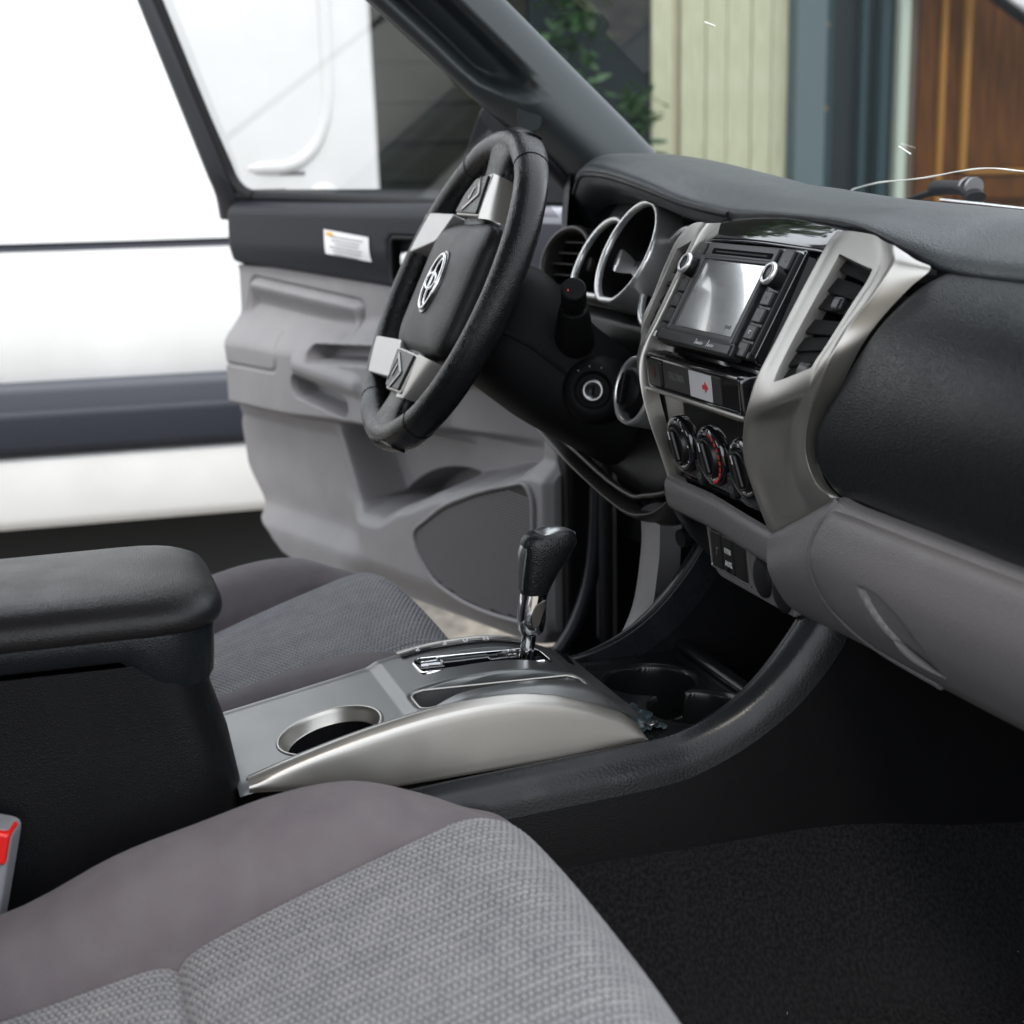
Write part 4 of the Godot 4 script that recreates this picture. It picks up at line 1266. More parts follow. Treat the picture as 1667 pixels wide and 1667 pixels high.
# ---------------------------------------------------------------- centre stack
func build_centre_stack():
	var t = thing("centre_stack", "silver framed centre stack with tall air vents and heater dials", "console panel", v(0, -0.18, 0))
	var o := v(0, 0.18, 0)
	# gloss black carrier behind everything
	var rows := []
	for y in [0.056, 0.045, 0.0, -0.05, -0.057, -0.09, -0.1, -0.143, -0.176]:
		var r := PackedVector3Array()
		for x in [-0.128, -0.05, 0.05, 0.128]:
			r.append(o + v(x, y, zs(y) - 0.003))
		rows.append(r)
	obj("carrier", mb().grid(rows), M.gloss, t)
	# gloss top cover
	rows = []
	for q in [[0.069, -0.062, 0.118], [0.0685, -0.052, 0.121], [0.064, -0.042, 0.124], [0.056, -0.031, 0.126], [0.0485, -0.0235, 0.127], [0.0455, -0.024, 0.127]]:
		var r := []
		for f in [-1.0, -0.97, -0.6, 0.0, 0.6, 0.97, 1.0]:
			r.append(o + v(f * q[2], q[0] - 0.004 * f * f - (0.006 if absf(f) == 1.0 else 0.0), q[1] - 0.003 * f * f - (0.006 if absf(f) == 1.0 else 0.0)))
		rows.append(r)
	obj("top_cover", mb().grid(fine(rows, 6, 4)), M.gloss, t)
	# silver side frames, the driver's one mirrored
	var B := [
		[v(0.132, 0.061, -0.030), v(0.155, 0.062, -0.027), v(0.191, 0.0605, -0.0255), v(0.226, 0.054, -0.0225), v(0.240, 0.043, -0.034)],
		[v(0.131, 0.050, -0.021), v(0.157, 0.045, -0.0175), v(0.214, 0.0365, -0.0125), v(0.237, 0.042, -0.015), v(0.254, 0.038, -0.036)],
		[v(0.128, 0.017, -0.003), v(0.154, 0.012, 0.0005), v(0.209, 0.010, 0.0015), v(0.232, 0.018, -0.002), v(0.246, 0.024, -0.024)],
		[v(0.126, -0.024, 0.019), v(0.151, -0.026, 0.021), v(0.202, -0.019, 0.017), v(0.220, -0.006, 0.0105), v(0.232, 0.0, -0.009)],
		[v(0.125, -0.051, 0.034), v(0.153, -0.053, 0.0355), v(0.196, -0.037, 0.026), v(0.216, -0.029, 0.0225), v(0.222, -0.022, 0.001)],
		[v(0.122, -0.072, 0.040), v(0.160, -0.069, 0.0385), v(0.188, -0.058, 0.029), v(0.205, -0.05, 0.0235), v(0.206, -0.052, 0.006)],
		[v(0.112, -0.095, 0.039), v(0.131, -0.089, 0.0335), v(0.156, -0.085, 0.0225), v(0.184, -0.078, 0.021), v(0.181, -0.082, 0.006)],
		[v(0.101, -0.122, 0.033), v(0.114, -0.121, 0.026), v(0.138, -0.118, 0.0135), v(0.174, -0.106, 0.0175), v(0.168, -0.110, 0.004)],
		[v(0.099, -0.15, 0.023), v(0.112, -0.149, 0.017), v(0.14, -0.143, 0.009), v(0.180, -0.128, 0.0125), v(0.179, -0.131, 0.001)],
		[v(0.103, -0.185, 0.010), v(0.122, -0.176, 0.0075), v(0.152, -0.160, 0.0045), v(0.186, -0.140, 0.004), v(0.19, -0.142, -0.006)],
		[v(0.104, -0.192, 0.002), v(0.124, -0.184, 0.0), v(0.154, -0.167, -0.003), v(0.188, -0.147, -0.004), v(0.192, -0.149, -0.012)]]
	for s in [1.0, -1.0]:
		var c := []
		for r0 in B:
			var r := []
			r.append(v(r0[0].x * s, r0[0].y, r0[0].z - 0.016))
			if s < 0:
				r0 = r0.map(func(q): return v(0.105 + (q.x - 0.126) * (0.4 if q.x > 0.126 else 0.3), q.y, q.z))
				r[0].x = -r0[0].x
			for k in 5:
				var q: Vector3 = r0[k]
				r.append(v(q.x * s, q.y, q.z))
				if k == 0:
					var q2: Vector3 = r0[0].lerp(r0[1], 0.3)
					r.append(v(q2.x * s, q2.y, q2.z + 0.002))
				if k == 2:
					for g in [0.5, 0.84]:
						var q3: Vector3 = r0[2].lerp(r0[3], g)
						r.append(v(q3.x * s, q3.y, q3.z + 0.001))
				if k == 3:
					var q4: Vector3 = r0[3].lerp(r0[4], 0.2)
					r.append(v(q4.x * s, q4.y, q4.z))
			c.append(r)
		var su := 6
		var sv := 8
		var f = fine(c, su, sv)
		for r in f:
			for k in r.size():
				r[k] += o
		# opening of the vent: between the second and third node across, first and fourth along
		var j0 := 3 * su
		var j1 := 4 * su
		var i0 := 1 * sv
		var i1 := 4 * sv
		var hole = func(i, j): return j >= j0 and j < j1 and i >= i0 and i < i1
		obj("side_frame", mb().grid(f, false, false, s < 0, hole), M.silver, t)
		# walls of the opening
		var lp := PackedVector3Array()
		for j in range(j0, j1):
			lp.append(f[i0][j])
		for i in range(i0, i1):
			lp.append(f[i][j1])
		for j in range(j1, j0, -1):
			lp.append(f[i1][j])
		for i in range(i1, i0, -1):
			lp.append(f[i][j0])
		var mid := Vector3.ZERO
		for q in lp:
			mid += q / lp.size()
		var inward := v(0, -0.47, -0.88)
		var w := []
		for d in [[0.0, 1.0], [0.002, 0.99], [0.007, 0.975], [0.014, 0.97], [0.05, 0.95]]:
			var r := PackedVector3Array()
			for q in lp:
				r.append(mid + (q - mid) * d[1] + inward * d[0])
			w.append(r)
		obj("vent_wall", mb().grid([w[0], w[1], w[2], w[3]], true, false, s > 0), M.silver, t)
		var vent := Node3D.new()
		vent.name = "air_vent"
		t.add_child(vent, true)
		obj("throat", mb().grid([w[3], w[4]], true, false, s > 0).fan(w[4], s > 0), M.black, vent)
		# slats across the opening
		for k in 7:
			var g := (k + 0.5) / 7.0
			var fi := int(lerpf(i0, i1, g))
			var a: Vector3 = mid + (f[fi][j0] - mid) * 0.975 + inward * 0.0085
			var b: Vector3 = mid + (f[fi][j1] - mid) * 0.975 + inward * 0.0085
			var x := (b - a).normalized()
			var z := (-inward.normalized() + Vector3(0, 0.25, 0)).normalized()
			var y := z.cross(x).normalized()
			obj("slat", mb().box((a + b) / 2, v(a.distance_to(b) + 0.002, 0.0135, 0.003), 0.001, Basis(x, y, x.cross(y))), M.shroud, vent)
		var tabp: Vector3 = mid + (f[(i0 * 2 + i1) / 3][(j0 + j1) / 2] - mid) + inward * 0.010
		obj("slider", mb().box(tabp, v(0.014, 0.012, 0.016), 0.003, Basis(Vector3.RIGHT, -HT)), M.radio, vent)
		var th: Vector3 = f[i1 - 3][(j0 + j1) / 2 + (2 if s > 0 else -2) * 0] + inward * 0.013
		var wheel = obj("thumb_wheel", mb().lathe([Vector2(0.0, -0.008), Vector2(0.011, -0.008), Vector2(0.012, -0.007), Vector2(0.012, 0.007), Vector2(0.011, 0.008), Vector2(0.0, 0.008)], look_xf(th + inward * 0.004, v(1, 0, 0)), 24), M.radio, vent)
	# clock and hazard panel
	var hx := Transform3D(Basis(Vector3.RIGHT, 0.12), o + v(0, -0.0725, 0.0275))
	var hz = obj("hazard_panel", mb().prism(rr(0.198, 0.034, 0.006), hx, -0.012, 0.007, 0.003), M.gloss, t)
	obj("seat_heater_switch", mb().prism(rr(0.03, 0.025, 0.003, -0.08, 0.0), hx, 0.0, 0.0095, 0.0015), M.radio, hz)
	obj("switch_mark", mb().prism(rr(0.007, 0.01, 0.002, -0.081, 0.001), hx, 0.0, 0.0098), mk("red_dim", 0.05, 0.006, 0.006, 0.5), hz)
	obj("display", mb().prism(rr(0.122, 0.024, 0.002, -0.001, 0.0), hx, 0.0, 0.0078, 0.0005), M.radio, hz)
	words("lettering", "TACOMA", 0.0062, hx * Transform3D(Basis(), v(-0.034, 0.001, 0.0079)), M.print_dim, hz)
	obj("pale_window", mb().prism(PackedVector2Array([Vector2(-0.004, -0.0118), Vector2(0.042, -0.0118), Vector2(0.042, 0.0118), Vector2(-0.004, 0.0118)]), hx, 0.0, 0.0081), M.pale_panel, hz)  # plain pale plate over part of the display
	var tri := mb()
	tri.prism(PackedVector2Array([Vector2(0.0235, 0.002), Vector2(0.0285, 0.002), Vector2(0.0285, 0.005), Vector2(0.035, 0.0), Vector2(0.0285, -0.005), Vector2(0.0285, -0.002), Vector2(0.0235, -0.002)]), hx, 0.0, 0.0086)
	obj("hazard_mark", tri, M.red_print, hz)
	obj("hazard_frame", mb().frame(rr(0.2, 0.036, 0.007), rr(0.19, 0.027, 0.005, 0.0, 0.001), hx, [[0, 0.0], [0.1, 0.0065], [0.5, 0.009], [0.9, 0.0085], [1, 0.006]]), M.gloss, t)
	obj("trim_line", mb().tube(PackedVector3Array([o + v(-0.102, -0.0905, 0.0335), o + v(0.102, -0.0905, 0.0335)]), 0.0022, 8), M.silver, t)
	# heater panel with its three dials
	var ax := Transform3D(Basis(Vector3.RIGHT, 0.18), o + v(0, -0.136, 0.012))
	obj("heater_panel", mb().prism(rr(0.212, 0.078, 0.006), ax, -0.012, 0.001, 0.001), M.gloss, t)
	for k in 3:
		var c := ax * Transform3D(Basis(), v(-0.066 + 0.066 * k, -0.004, 0.001))
		var d := Node3D.new()
		d.name = "heater_dial"
		t.add_child(d, true)
		obj("collar", mb().lathe([Vector2(0.019, 0.003), Vector2(0.0205, 0.006), Vector2(0.0255, 0.0062), Vector2(0.0275, 0.003), Vector2(0.028, -0.001)], c, 40), M.gloss, d)
		obj("knob", mb().lathe([Vector2(0.0, 0.0075), Vector2(0.0145, 0.008), Vector2(0.0165, 0.0095), Vector2(0.018, 0.009), Vector2(0.0188, 0.004), Vector2(0.02, 0.002)], c, 40), M.radio, d)
		obj("grip", mb().box(c * v(0, 0, 0.0095), v(0.008, 0.031, 0.006), 0.003, c.basis * Basis(Vector3.BACK, 0.25)), M.radio, d)
		obj("pointer", mb().box(c * (Basis(Vector3.BACK, 0.25) * v(0, 0.011, 0.0127)), v(0.0012, 0.008, 0.0006), 0, c.basis * Basis(Vector3.BACK, 0.25)), M.print, d)
		if k == 1:
			for m in 11:
				var a: float = lerpf(1.2, -1.35, m / 10.0)
				obj("scale_mark", mb().box(c * v(cos(a) * 0.0232, sin(a) * 0.0232, 0.0064), v(0.0024, 0.0036, 0.0006), 0, c.basis * Basis(Vector3.BACK, a)), M.red_print, d)
			for m in 3:
				var a: float = lerpf(3.3, 2.0, m / 2.0)
				obj("scale_mark", mb().box(c * v(cos(a) * 0.0232, sin(a) * 0.0232, 0.0064), v(0.002, 0.0022, 0.0006), 0, c.basis * Basis(Vector3.BACK, a)), M.print_dim, d)
			obj("scale_mark", mb().box(c * v(0.001, 0.0235, 0.0064), v(0.006, 0.0018, 0.0006), 0, c.basis), M.print_dim, d)
		else:
			for m in 5:
				var a: float = lerpf(2.2, -0.6, m / 4.0)
				obj("scale_mark", mb().box(c * v(cos(a) * 0.0232, sin(a) * 0.0232, 0.0064), v(0.0016, 0.0012 + 0.0008 * (m % 2), 0.0006), 0, c.basis * Basis(Vector3.BACK, a)), M.print, d)
	for k in 2:
		var c := ax * Transform3D(Basis(Vector3.BACK, 0.0), v(-0.033 + 0.066 * k, -0.0255, 0.0))
		var b = obj("push_button", mb().prism(rr(0.0125, 0.025, 0.005), c, 0.0, 0.0045, 0.0015), M.radio, t)
		obj("button_mark", mb().lathe([Vector2(0.0022, 0.0002), Vector2(0.0032, 0.0006), Vector2(0.0034, 0.0)], c * Transform3D(Basis(), v(0, -0.003, 0.0045)), 16), M.print_dim, b)
		obj("button_lamp", mb().prism(rr(0.002, 0.0012, 0.0005, 0.0, 0.007), c, 0.0, 0.0048), M.print_dim, b)

# ---------------------------------------------------------------- radio
func build_stereo():
	var t = thing("car_stereo", "black double height car stereo with a pale reflecting screen", "car radio", v(0, -0.05, 0.02))
	var hx := Transform3D(Basis(Vector3.RIGHT, -HT), v(0, 0.05, -0.02))
	obj("surround", mb().prism(rr(0.198, 0.1, 0.004), hx, -0.02, 0.003, 0.002), M.gloss, t)
	obj("faceplate", mb().prism(rr(0.188, 0.094, 0.003, 0, 0.0), hx, 0.0, 0.006, 0.0018), M.radio, t)
	obj("top_bar", mb().prism(rr(0.136, 0.014, 0.002, -0.003, 0.0405), hx, 0.0, 0.0082, 0.0012), M.radio, t)
	obj("disc_slot", mb().prism(rr(0.116, 0.0055, 0.002, 0.0, 0.039), hx, 0.0, 0.0085), M.matt, t)
	obj("slot_shutter", mb().box(hx * v(0.0, 0.0385, 0.0085), v(0.1, 0.002, 0.001), 0.0005, hx.basis), M.black, t)
	# screen in a raised frame
	obj("screen_frame", mb().frame(rr(0.137, 0.078, 0.003, -0.003, -0.005), rr(0.117, 0.066, 0.001, -0.002, -0.003), hx, [[0, 0.004], [0.05, 0.0095], [0.15, 0.0105], [0.85, 0.0105], [0.97, 0.0098], [1.0, 0.0075]]), M.radio, t)
	var sc = obj("screen", mb().prism(PackedVector2Array([Vector2(-0.061, -0.0365), Vector2(0.057, -0.0365), Vector2(0.057, 0.0305), Vector2(-0.061, 0.0305)]), hx, 0.0, 0.0085), M.screen, t)
	for k in 4:
		obj("screen_mark", mb().box(hx * v(0.037 + k * 0.0028, -0.0285 + 0.0004 * (k % 2), 0.0086), v(0.0016, 0.0036 - 0.0006 * (k % 3), 0.0002), 0, hx.basis), M.print_ink, sc)
	# lower lip with its script
	var lip = obj("lower_lip", mb().prism(rr(0.15, 0.0125, 0.003, 0.0, -0.0485), hx, 0.0, 0.0135, 0.003), M.radio, t)
	var rng := RandomNumberGenerator.new()
	rng.seed = 5
	for w in 2:
		for k in 6 - w:
			var x: float = 0.006 + w * 0.024 + k * 0.0028
			var tall: float = [0.0052, 0.0022, 0.0024, 0.0022, 0.003, 0.002][k] if w == 0 else [0.0066, 0.0022, 0.002, 0.0022, 0.002, 0.002][k]
			obj("script_stroke", mb().box(hx * v(x, -0.049 + tall * 0.25, 0.0137), v(0.0006, tall, 0.0003), 0, hx.basis * Basis(Vector3.BACK, -0.35)), M.print, lip)
			if k > 0:
				obj("script_stroke", mb().box(hx * v(x - 0.0012, -0.0492, 0.0137), v(0.0022, 0.0005, 0.0003), 0, hx.basis * Basis(Vector3.BACK, 0.5 - (k % 2) * 0.6)), M.print, lip)
	# corner buttons and the columns at both sides
	for s in [-1, 1]:
		var b = obj("corner_button", mb().prism(rr(0.019, 0.018, 0.002, s * 0.083, 0.0375), hx, 0.0, 0.0085, 0.0012), M.radio, t)
		obj("button_mark", mb().prism(rr(0.003, 0.0022, 0.0008, s * 0.083, 0.0365), hx, 0.0, 0.0088), M.print_dim, b)
		for k in 4:
			var y := 0.0025 - k * 0.0155
			var m = obj("side_button", mb().prism(rr(0.0165, 0.0132, 0.0015, s * 0.083, y), hx, 0.0, 0.0088, 0.0012), M.radio, t)
			obj("button_mark", mb().prism(rr(0.0034, 0.0008, 0.0002, s * 0.083, y + 0.001), hx, 0.0, 0.009), M.print if (k == 2 and s > 0) else M.print_dim, m)
			obj("button_mark", mb().prism(rr(0.0008, 0.0036, 0.0002, s * 0.083 - 0.0014 + 0.0028 * (k % 2), y), hx, 0.0, 0.009), M.print if (k == 2 and s > 0) else M.print_dim, m)
		var c := hx * Transform3D(Basis(), v(s * 0.083, 0.021, 0.004))
		var kn = obj("volume_knob" if s < 0 else "tuning_knob", mb().lathe([Vector2(0.0, 0.0135), Vector2(0.0062, 0.0135), Vector2(0.0066, 0.0145), Vector2(0.0092, 0.0142), Vector2(0.0096, 0.012), Vector2(0.0098, 0.0)], c, 36), M.radio, t)
		obj("knob_ring", mb().lathe([Vector2(0.0064, 0.0135), Vector2(0.0068, 0.0152), Vector2(0.0085, 0.0155), Vector2(0.0099, 0.0145), Vector2(0.0102, 0.0125), Vector2(0.0098, 0.0115)], c, 36), M.ring, kn)
		obj("clip", mb().prism(rr(0.004, 0.006, 0.001, s * 0.0965, -0.048), hx, 0.0, 0.008, 0.001), M.ring if s < 0 else M.radio, t)

# ---------------------------------------------------------------- steering
func wheel_xf() -> Transform3D:
	return pt(0.0, WT, v(-0.37, -0.0117, 0.1523))

func se(cx: float, cy: float, hx: float, hy: float, z: float, xf: Transform3D, p := 0.6, n := 32) -> PackedVector3Array:
	var r := PackedVector3Array()
	for k in n:
		var a := TAU * k / n
		var c := cos(a)
		var s := sin(a)
		r.append(xf * v(cx + hx * signf(c) * pow(absf(c), p), cy + hy * signf(s) * pow(absf(s), p), z))
	return r

func build_column():
	var wx := wheel_xf()
	var o := v(-0.37, -0.12, 0.08)
	var t = thing("steering_column", "black steering column shroud with ignition lock and wiper stalk", "steering column", o)
	var xf := Transform3D(Basis(), -o) * wx
	var rows := []
	for q in [[-0.04, 0.0, -0.01, 0.06, 0.05], [-0.048, 0.0, -0.01, 0.08, 0.064], [-0.075, 0.004, -0.012, 0.088, 0.072], [-0.11, 0.008, -0.022, 0.092, 0.07], [-0.15, 0.012, -0.034, 0.095, 0.065], [-0.24, 0.014, -0.045, 0.1, 0.06]]:
		rows.append(se(q[1], q[2], q[3], q[4], q[0], xf, 0.7))
	obj("shroud", mb().grid(fine(rows, 1, 4), true).fan(rows[0], false), M.shroud, t)
	obj("shroud_seam", mb().tube(PackedVector3Array([xf * v(0.083, -0.02, -0.05), xf * v(0.0925, -0.022, -0.078), xf * v(0.1005, -0.03, -0.112), xf * v(0.1075, -0.04, -0.15)]), 0.0022, 6), M.matt, t)
	# ignition lock in its boss
	var ig := look_xf(v(-0.243, -0.112, 0.036) - o, v(0.86, 0.12, 0.5))
	var lock = obj("ignition_boss", mb().lathe([Vector2(0.012, -0.003), Vector2(0.0125, -0.001), Vector2(0.016, -0.004), Vector2(0.018, -0.002), Vector2(0.0195, 0.002), Vector2(0.022, 0.003), Vector2(0.029, 0.001), Vector2(0.033, -0.006), Vector2(0.036, -0.02), Vector2(0.04, -0.07)], ig, 40), M.shroud, t)
	obj("key_ring", mb().lathe([Vector2(0.0, -0.004), Vector2(0.0055, -0.003), Vector2(0.007, 0.001), Vector2(0.0095, 0.0025), Vector2(0.0122, 0.0015), Vector2(0.0128, -0.003)], ig, 32), M.steel, lock)
	obj("key_slot", mb().box(ig * v(0, 0, -0.001), v(0.0022, 0.0095, 0.004), 0.0005, ig.basis), M.matt, lock)
	for k in 3:
		var a := 2.2 - k * 0.5
		obj("position_mark", mb().box(ig * v(cos(a) * 0.0255, sin(a) * 0.0255, 0.0025), v(0.002, 0.0012, 0.0008), 0, ig.basis * Basis(Vector3.BACK, a)), M.print_dim, lock)
	# wiper stalk pointing out to the passenger's side
	var p0 := v(-0.30, -0.075, 0.035) - o
	var p1 := v(-0.2, -0.004, 0.072) - o
	var path := spl([p0, p0.lerp(p1, 0.45) + v(0, -0.006, 0), p0.lerp(p1, 0.72), p0.lerp(p1, 0.735), p1, p1 + (p1 - p0) * 0.03], 4)
	var stalk = obj("stalk", mb().tube(path, func(f): return Vector2.ONE * (lerpf(0.022, 0.0135, ss(0.0, 0.55, f)) if f < 0.59 else (0.0105 if f < 0.64 else (0.0128 if f < 0.9 else 0.0105))), 18), M.shroud, t)
	obj("stalk_glint", mb().box(p1 + v(0.008, 0.001, 0.009), v(0.002, 0.002, 0.001), 0), M.red_print, stalk)  # red reflection on the tip, put in as a coloured patch

func build_wheel():
	var t = thing("steering_wheel", "black leather steering wheel with silver spokes and round rim", "steering wheel", v(-0.37, -0.0117, 0.1523))
	t.rotation.x = -WT
	var ring := PackedVector3Array()
	for k in 96:
		var a := TAU * k / 96
		ring.append(v(cos(a) * 0.171, sin(a) * 0.171, 0))
	var rows := []
	for k in 96:
		var a := TAU * k / 96
		var d := v(cos(a), sin(a), 0)
		# thumb swellings near the spokes
		var sw := 1.0 + 0.07 * (exp(-pow((absf(wrapf(a - PI / 2, -PI, PI)) - 0.42) / 0.14, 2)) + exp(-pow((absf(wrapf(a + PI / 2, -PI, PI)) - 0.42) / 0.14, 2)))
		var r := PackedVector3Array()
		for m in 20:
			var g := TAU * m / 20
			r.append(d * (0.171 + 0.0165 * sw * cos(g)) + v(0, 0, 0.0178 * sw * sin(g)))
		rows.append(r)
	obj("rim", mb().grid(rows, true, true), M.leather, t)
	for a in [0.98, 2.16, -0.98, -2.16]:
		var d := v(cos(a), sin(a), 0)
		var sm := PackedVector3Array()
		for m in 24:
			var g := TAU * m / 24
			sm.append(d * (0.171 + 0.0168 * cos(g)) + v(0, 0, 0.0181 * sin(g)))
		obj("seam", mb().tube(sm, 0.0006, 5, true), M.matt, t)
	# air bag cover
	var ol := rp([Vector2(-0.086, -0.082), Vector2(0.103, -0.076), Vector2(0.104, 0.079), Vector2(-0.098, 0.072)], 0.032, 6)
	rows = []
	var c := Vector2(0.006, 0.0)
	for q in [[0.9, -0.03], [0.99, -0.02], [1.0, -0.006], [0.995, 0.002], [0.975, 0.0075], [0.93, 0.012], [0.84, 0.0155], [0.7, 0.0185], [0.5, 0.021], [0.25, 0.0225], [0.02, 0.023]]:
		var r := PackedVector3Array()
		for w in ol:
			var e: Vector2 = c + (w - c) * q[0]
			r.append(v(e.x, e.y, q[1]))
		rows.append(r)
	var pad = obj("airbag_cover", mb().grid(rows, true, false, true), M.padskin, t)
	words("lettering", "SRS AIRBAG", 0.005, Transform3D(Basis(Vector3.BACK, PI / 2), v(-0.07, 0.0, 0.0165)), M.matt, pad)
	# three-oval emblem, turned a quarter with the wheel
	var ex := Transform3D(Basis(Vector3.UP, 0.0), v(0.011, 0.0, 0.0225))
	obj("emblem_recess", mb().prism(ell(0, 0, 0.0265, 0.036, 48), ex, -0.004, 0.0008, 0.0006), M.gloss, pad)
	var oval = func(cx, cy, rx, ry, w, z) -> MB:
		var p := PackedVector3Array()
		for k in 56:
			var a := TAU * k / 56
			p.append(ex * v(cx + rx * cos(a), cy + ry * sin(a), z))
		return mb().tube(p, Vector2(w, w).x, 8, true)
	var em = mb()
	em = oval.call(0.0, 0.0, 0.0215, 0.031, 0.0021, 0.002)
	obj("emblem", em, M.chrome, pad)
	obj("emblem", oval.call(0.0085, 0.0, 0.0125, 0.0262, 0.0016, 0.0024), M.chrome, pad)
	obj("emblem", oval.call(-0.003, 0.0, 0.0178, 0.0088, 0.0017, 0.0027), M.chrome, pad)
	# silver spokes on the left of the pad
	for q in [[Vector2(-0.162, 0.079), Vector2(-0.168, 0.028), Vector2(-0.075, 0.046), Vector2(-0.045, 0.08)], [Vector2(-0.158, -0.077), Vector2(-0.04, -0.070), Vector2(0.0, -0.112), Vector2(-0.124, -0.119)]]:
		var sp = obj("spoke", mb().prism(rp(q, 0.006, 3), Transform3D(), -0.006, 0.017, 0.0018), M.silver_light, t)
		obj("spoke_back", mb().prism(shrink(rp(q, 0.006, 3), -0.003 if Geometry2D.is_polygon_clockwise(PackedVector2Array(q)) else -0.003), Transform3D(), -0.02, -0.005, 0.0), M.black, sp)
	# leather arms and their switch blocks, above and below the pad
	for s in [1.0, -1.0]:
		rows = []
		for q in [[0.178, 0.064, 0.0145], [0.168, 0.056, 0.0155], [0.156, 0.044, 0.0145], [0.142, 0.0345, 0.013], [0.124, 0.032, 0.011], [0.07, 0.04, 0.01]]:
			var r := PackedVector3Array()
			for k in 28:
				var a := TAU * k / 28
				r.append(v(0.004 + q[1] * signf(cos(a)) * pow(absf(cos(a)), 0.7), s * q[0], q[2] * signf(sin(a)) * pow(absf(sin(a)), 0.7)))
			rows.append(r)
		obj("arm", mb().grid(fine(rows, 1, 4), true, false, s > 0), M.leather, t)
		var blk := [Vector2(-0.042, 0.079 * s), Vector2(-0.034, 0.104 * s), Vector2(-0.014, 0.1235 * s), Vector2(0.033, 0.129 * s), Vector2(0.05, 0.079 * s)]
		var key := [Vector2(-0.0375, 0.0815 * s), Vector2(-0.0305, 0.103 * s), Vector2(-0.012, 0.1205 * s), Vector2(0.0275, 0.1252 * s), Vector2(0.0415, 0.0815 * s)]
		if s < 0:
			blk = [Vector2(-0.036, 0.078 * s), Vector2(-0.03, 0.1 * s), Vector2(-0.02, 0.126 * s), Vector2(0.044, 0.124 * s), Vector2(0.05, 0.078 * s)]
			key = [Vector2(-0.031, 0.0805 * s), Vector2(-0.026, 0.1 * s), Vector2(-0.017, 0.1225 * s), Vector2(0.0375, 0.121 * s), Vector2(0.042, 0.0805 * s)]
		var sw = obj("switch_block", mb().prism(rp(blk, 0.004, 3), Transform3D(), -0.008, 0.0165, 0.0022), M.silver, t)
		obj("switch_plate", mb().prism(rp(key, 0.003, 3), Transform3D(), 0.01, 0.0192, 0.0012), M.rail, sw)
		# flank falling away to the passenger's side
		var fl := [[v(0.03, 0.128 * s, 0.016), v(0.05, 0.126 * s, 0.012), v(0.066, 0.124 * s, -0.004), v(0.07, 0.123 * s, -0.014)], [v(0.04, 0.1 * s, 0.0165), v(0.064, 0.1 * s, 0.012), v(0.084, 0.1 * s, -0.004), v(0.09, 0.1 * s, -0.014)], [v(0.049, 0.077 * s, 0.0165), v(0.076, 0.078 * s, 0.012), v(0.1, 0.078 * s, -0.004), v(0.106, 0.078 * s, -0.014)]]
		obj("block_flank", mb().grid(fine(fl, 4, 4), false, false, s < 0), M.silver, sw)
		# raised arrow and icon
		var bend := [v(0.006, 0.1205 * s, 0), v(0.024, 0.103 * s, 0), v(-0.012, 0.0855 * s, 0)]
		for k in 2:
			var a: Vector3 = bend[k]
			var b: Vector3 = bend[k + 1]
			obj("arrow_bar", mb().box((a + b) / 2 + v(0, 0, 0.0195), v(a.distance_to(b) + 0.003, 0.0048, 0.0022), 0.0008, Basis(Vector3.BACK, atan2(b.y - a.y, b.x - a.x))), M.gloss, sw)
		obj("icon", mb().box(v(-0.003, 0.103 * s, 0.0196), v(0.0042, 0.014, 0.0012), 0.0004, Basis(Vector3.BACK, -0.3)), M.gloss, sw)
		if s > 0:
			obj("icon", mb().box(v(-0.008, 0.1 * s, 0.0195), v(0.008, 0.0014, 0.0006), 0, Basis(Vector3.BACK, 0.1)), M.gloss, sw)
			obj("icon", mb().box(v(0.0, 0.11 * s, 0.0195), v(0.008, 0.0014, 0.0006), 0, Basis(Vector3.BACK, 0.1)), M.gloss, sw)
			obj("icon_dot", mb().box(v(-0.006, 0.0945 * s, 0.0195), v(0.0035, 0.0014, 0.0006), 0), M.red_print, sw)
		else:
			obj("icon", mb().box(v(-0.014, 0.101 * s, 0.0195), v(0.0016, 0.03, 0.0008), 0.0003, Basis(Vector3.BACK, -0.22)), M.gloss, sw)
	# hub behind the cover
	obj("back_cover", mb().lathe([Vector2(0.088, -0.002), Vector2(0.092, -0.012), Vector2(0.085, -0.03), Vector2(0.07, -0.045), Vector2(0.04, -0.05), Vector2(0.0, -0.05)], Transform3D(Basis(), v(0.005, 0, 0)), 40, 1.0, 0.95), M.black, t)

# ---------------------------------------------------------------- centre console
const PLATE := [[0.08, -0.375], [0.098, -0.361], [0.125, -0.344], [0.152, -0.331], [0.2, -0.321], [0.257, -0.3215], [0.305, -0.330], [0.36, -0.341], [0.42, -0.3525], [0.47, -0.362]]

func curve(t: Array, x: float) -> float:
	var n := t.size()
	for k in n - 1:
		if x <= t[k + 1][0] or k == n - 2:
			var f: float = (x - t[k][0]) / (t[k + 1][0] - t[k][0])
			var a: float = t[k - 1][1] if k > 0 else 2.0 * t[0][1] - t[1][1]
			var d: float = t[k + 2][1] if k < n - 2 else 2.0 * t[n - 1][1] - t[n - 2][1]
			return cr(a, t[k][1], t[k + 1][1], d, f)
	return t[-1][1]

func plate_y(x: float, z: float) -> float:
	return curve(PLATE, z) + 0.003 * (x + 0.1) / 0.2 + 0.0035 * ss(0.318, 0.306, z) - 0.004 * ss(0.075, 0.1, absf(x + 0.003))

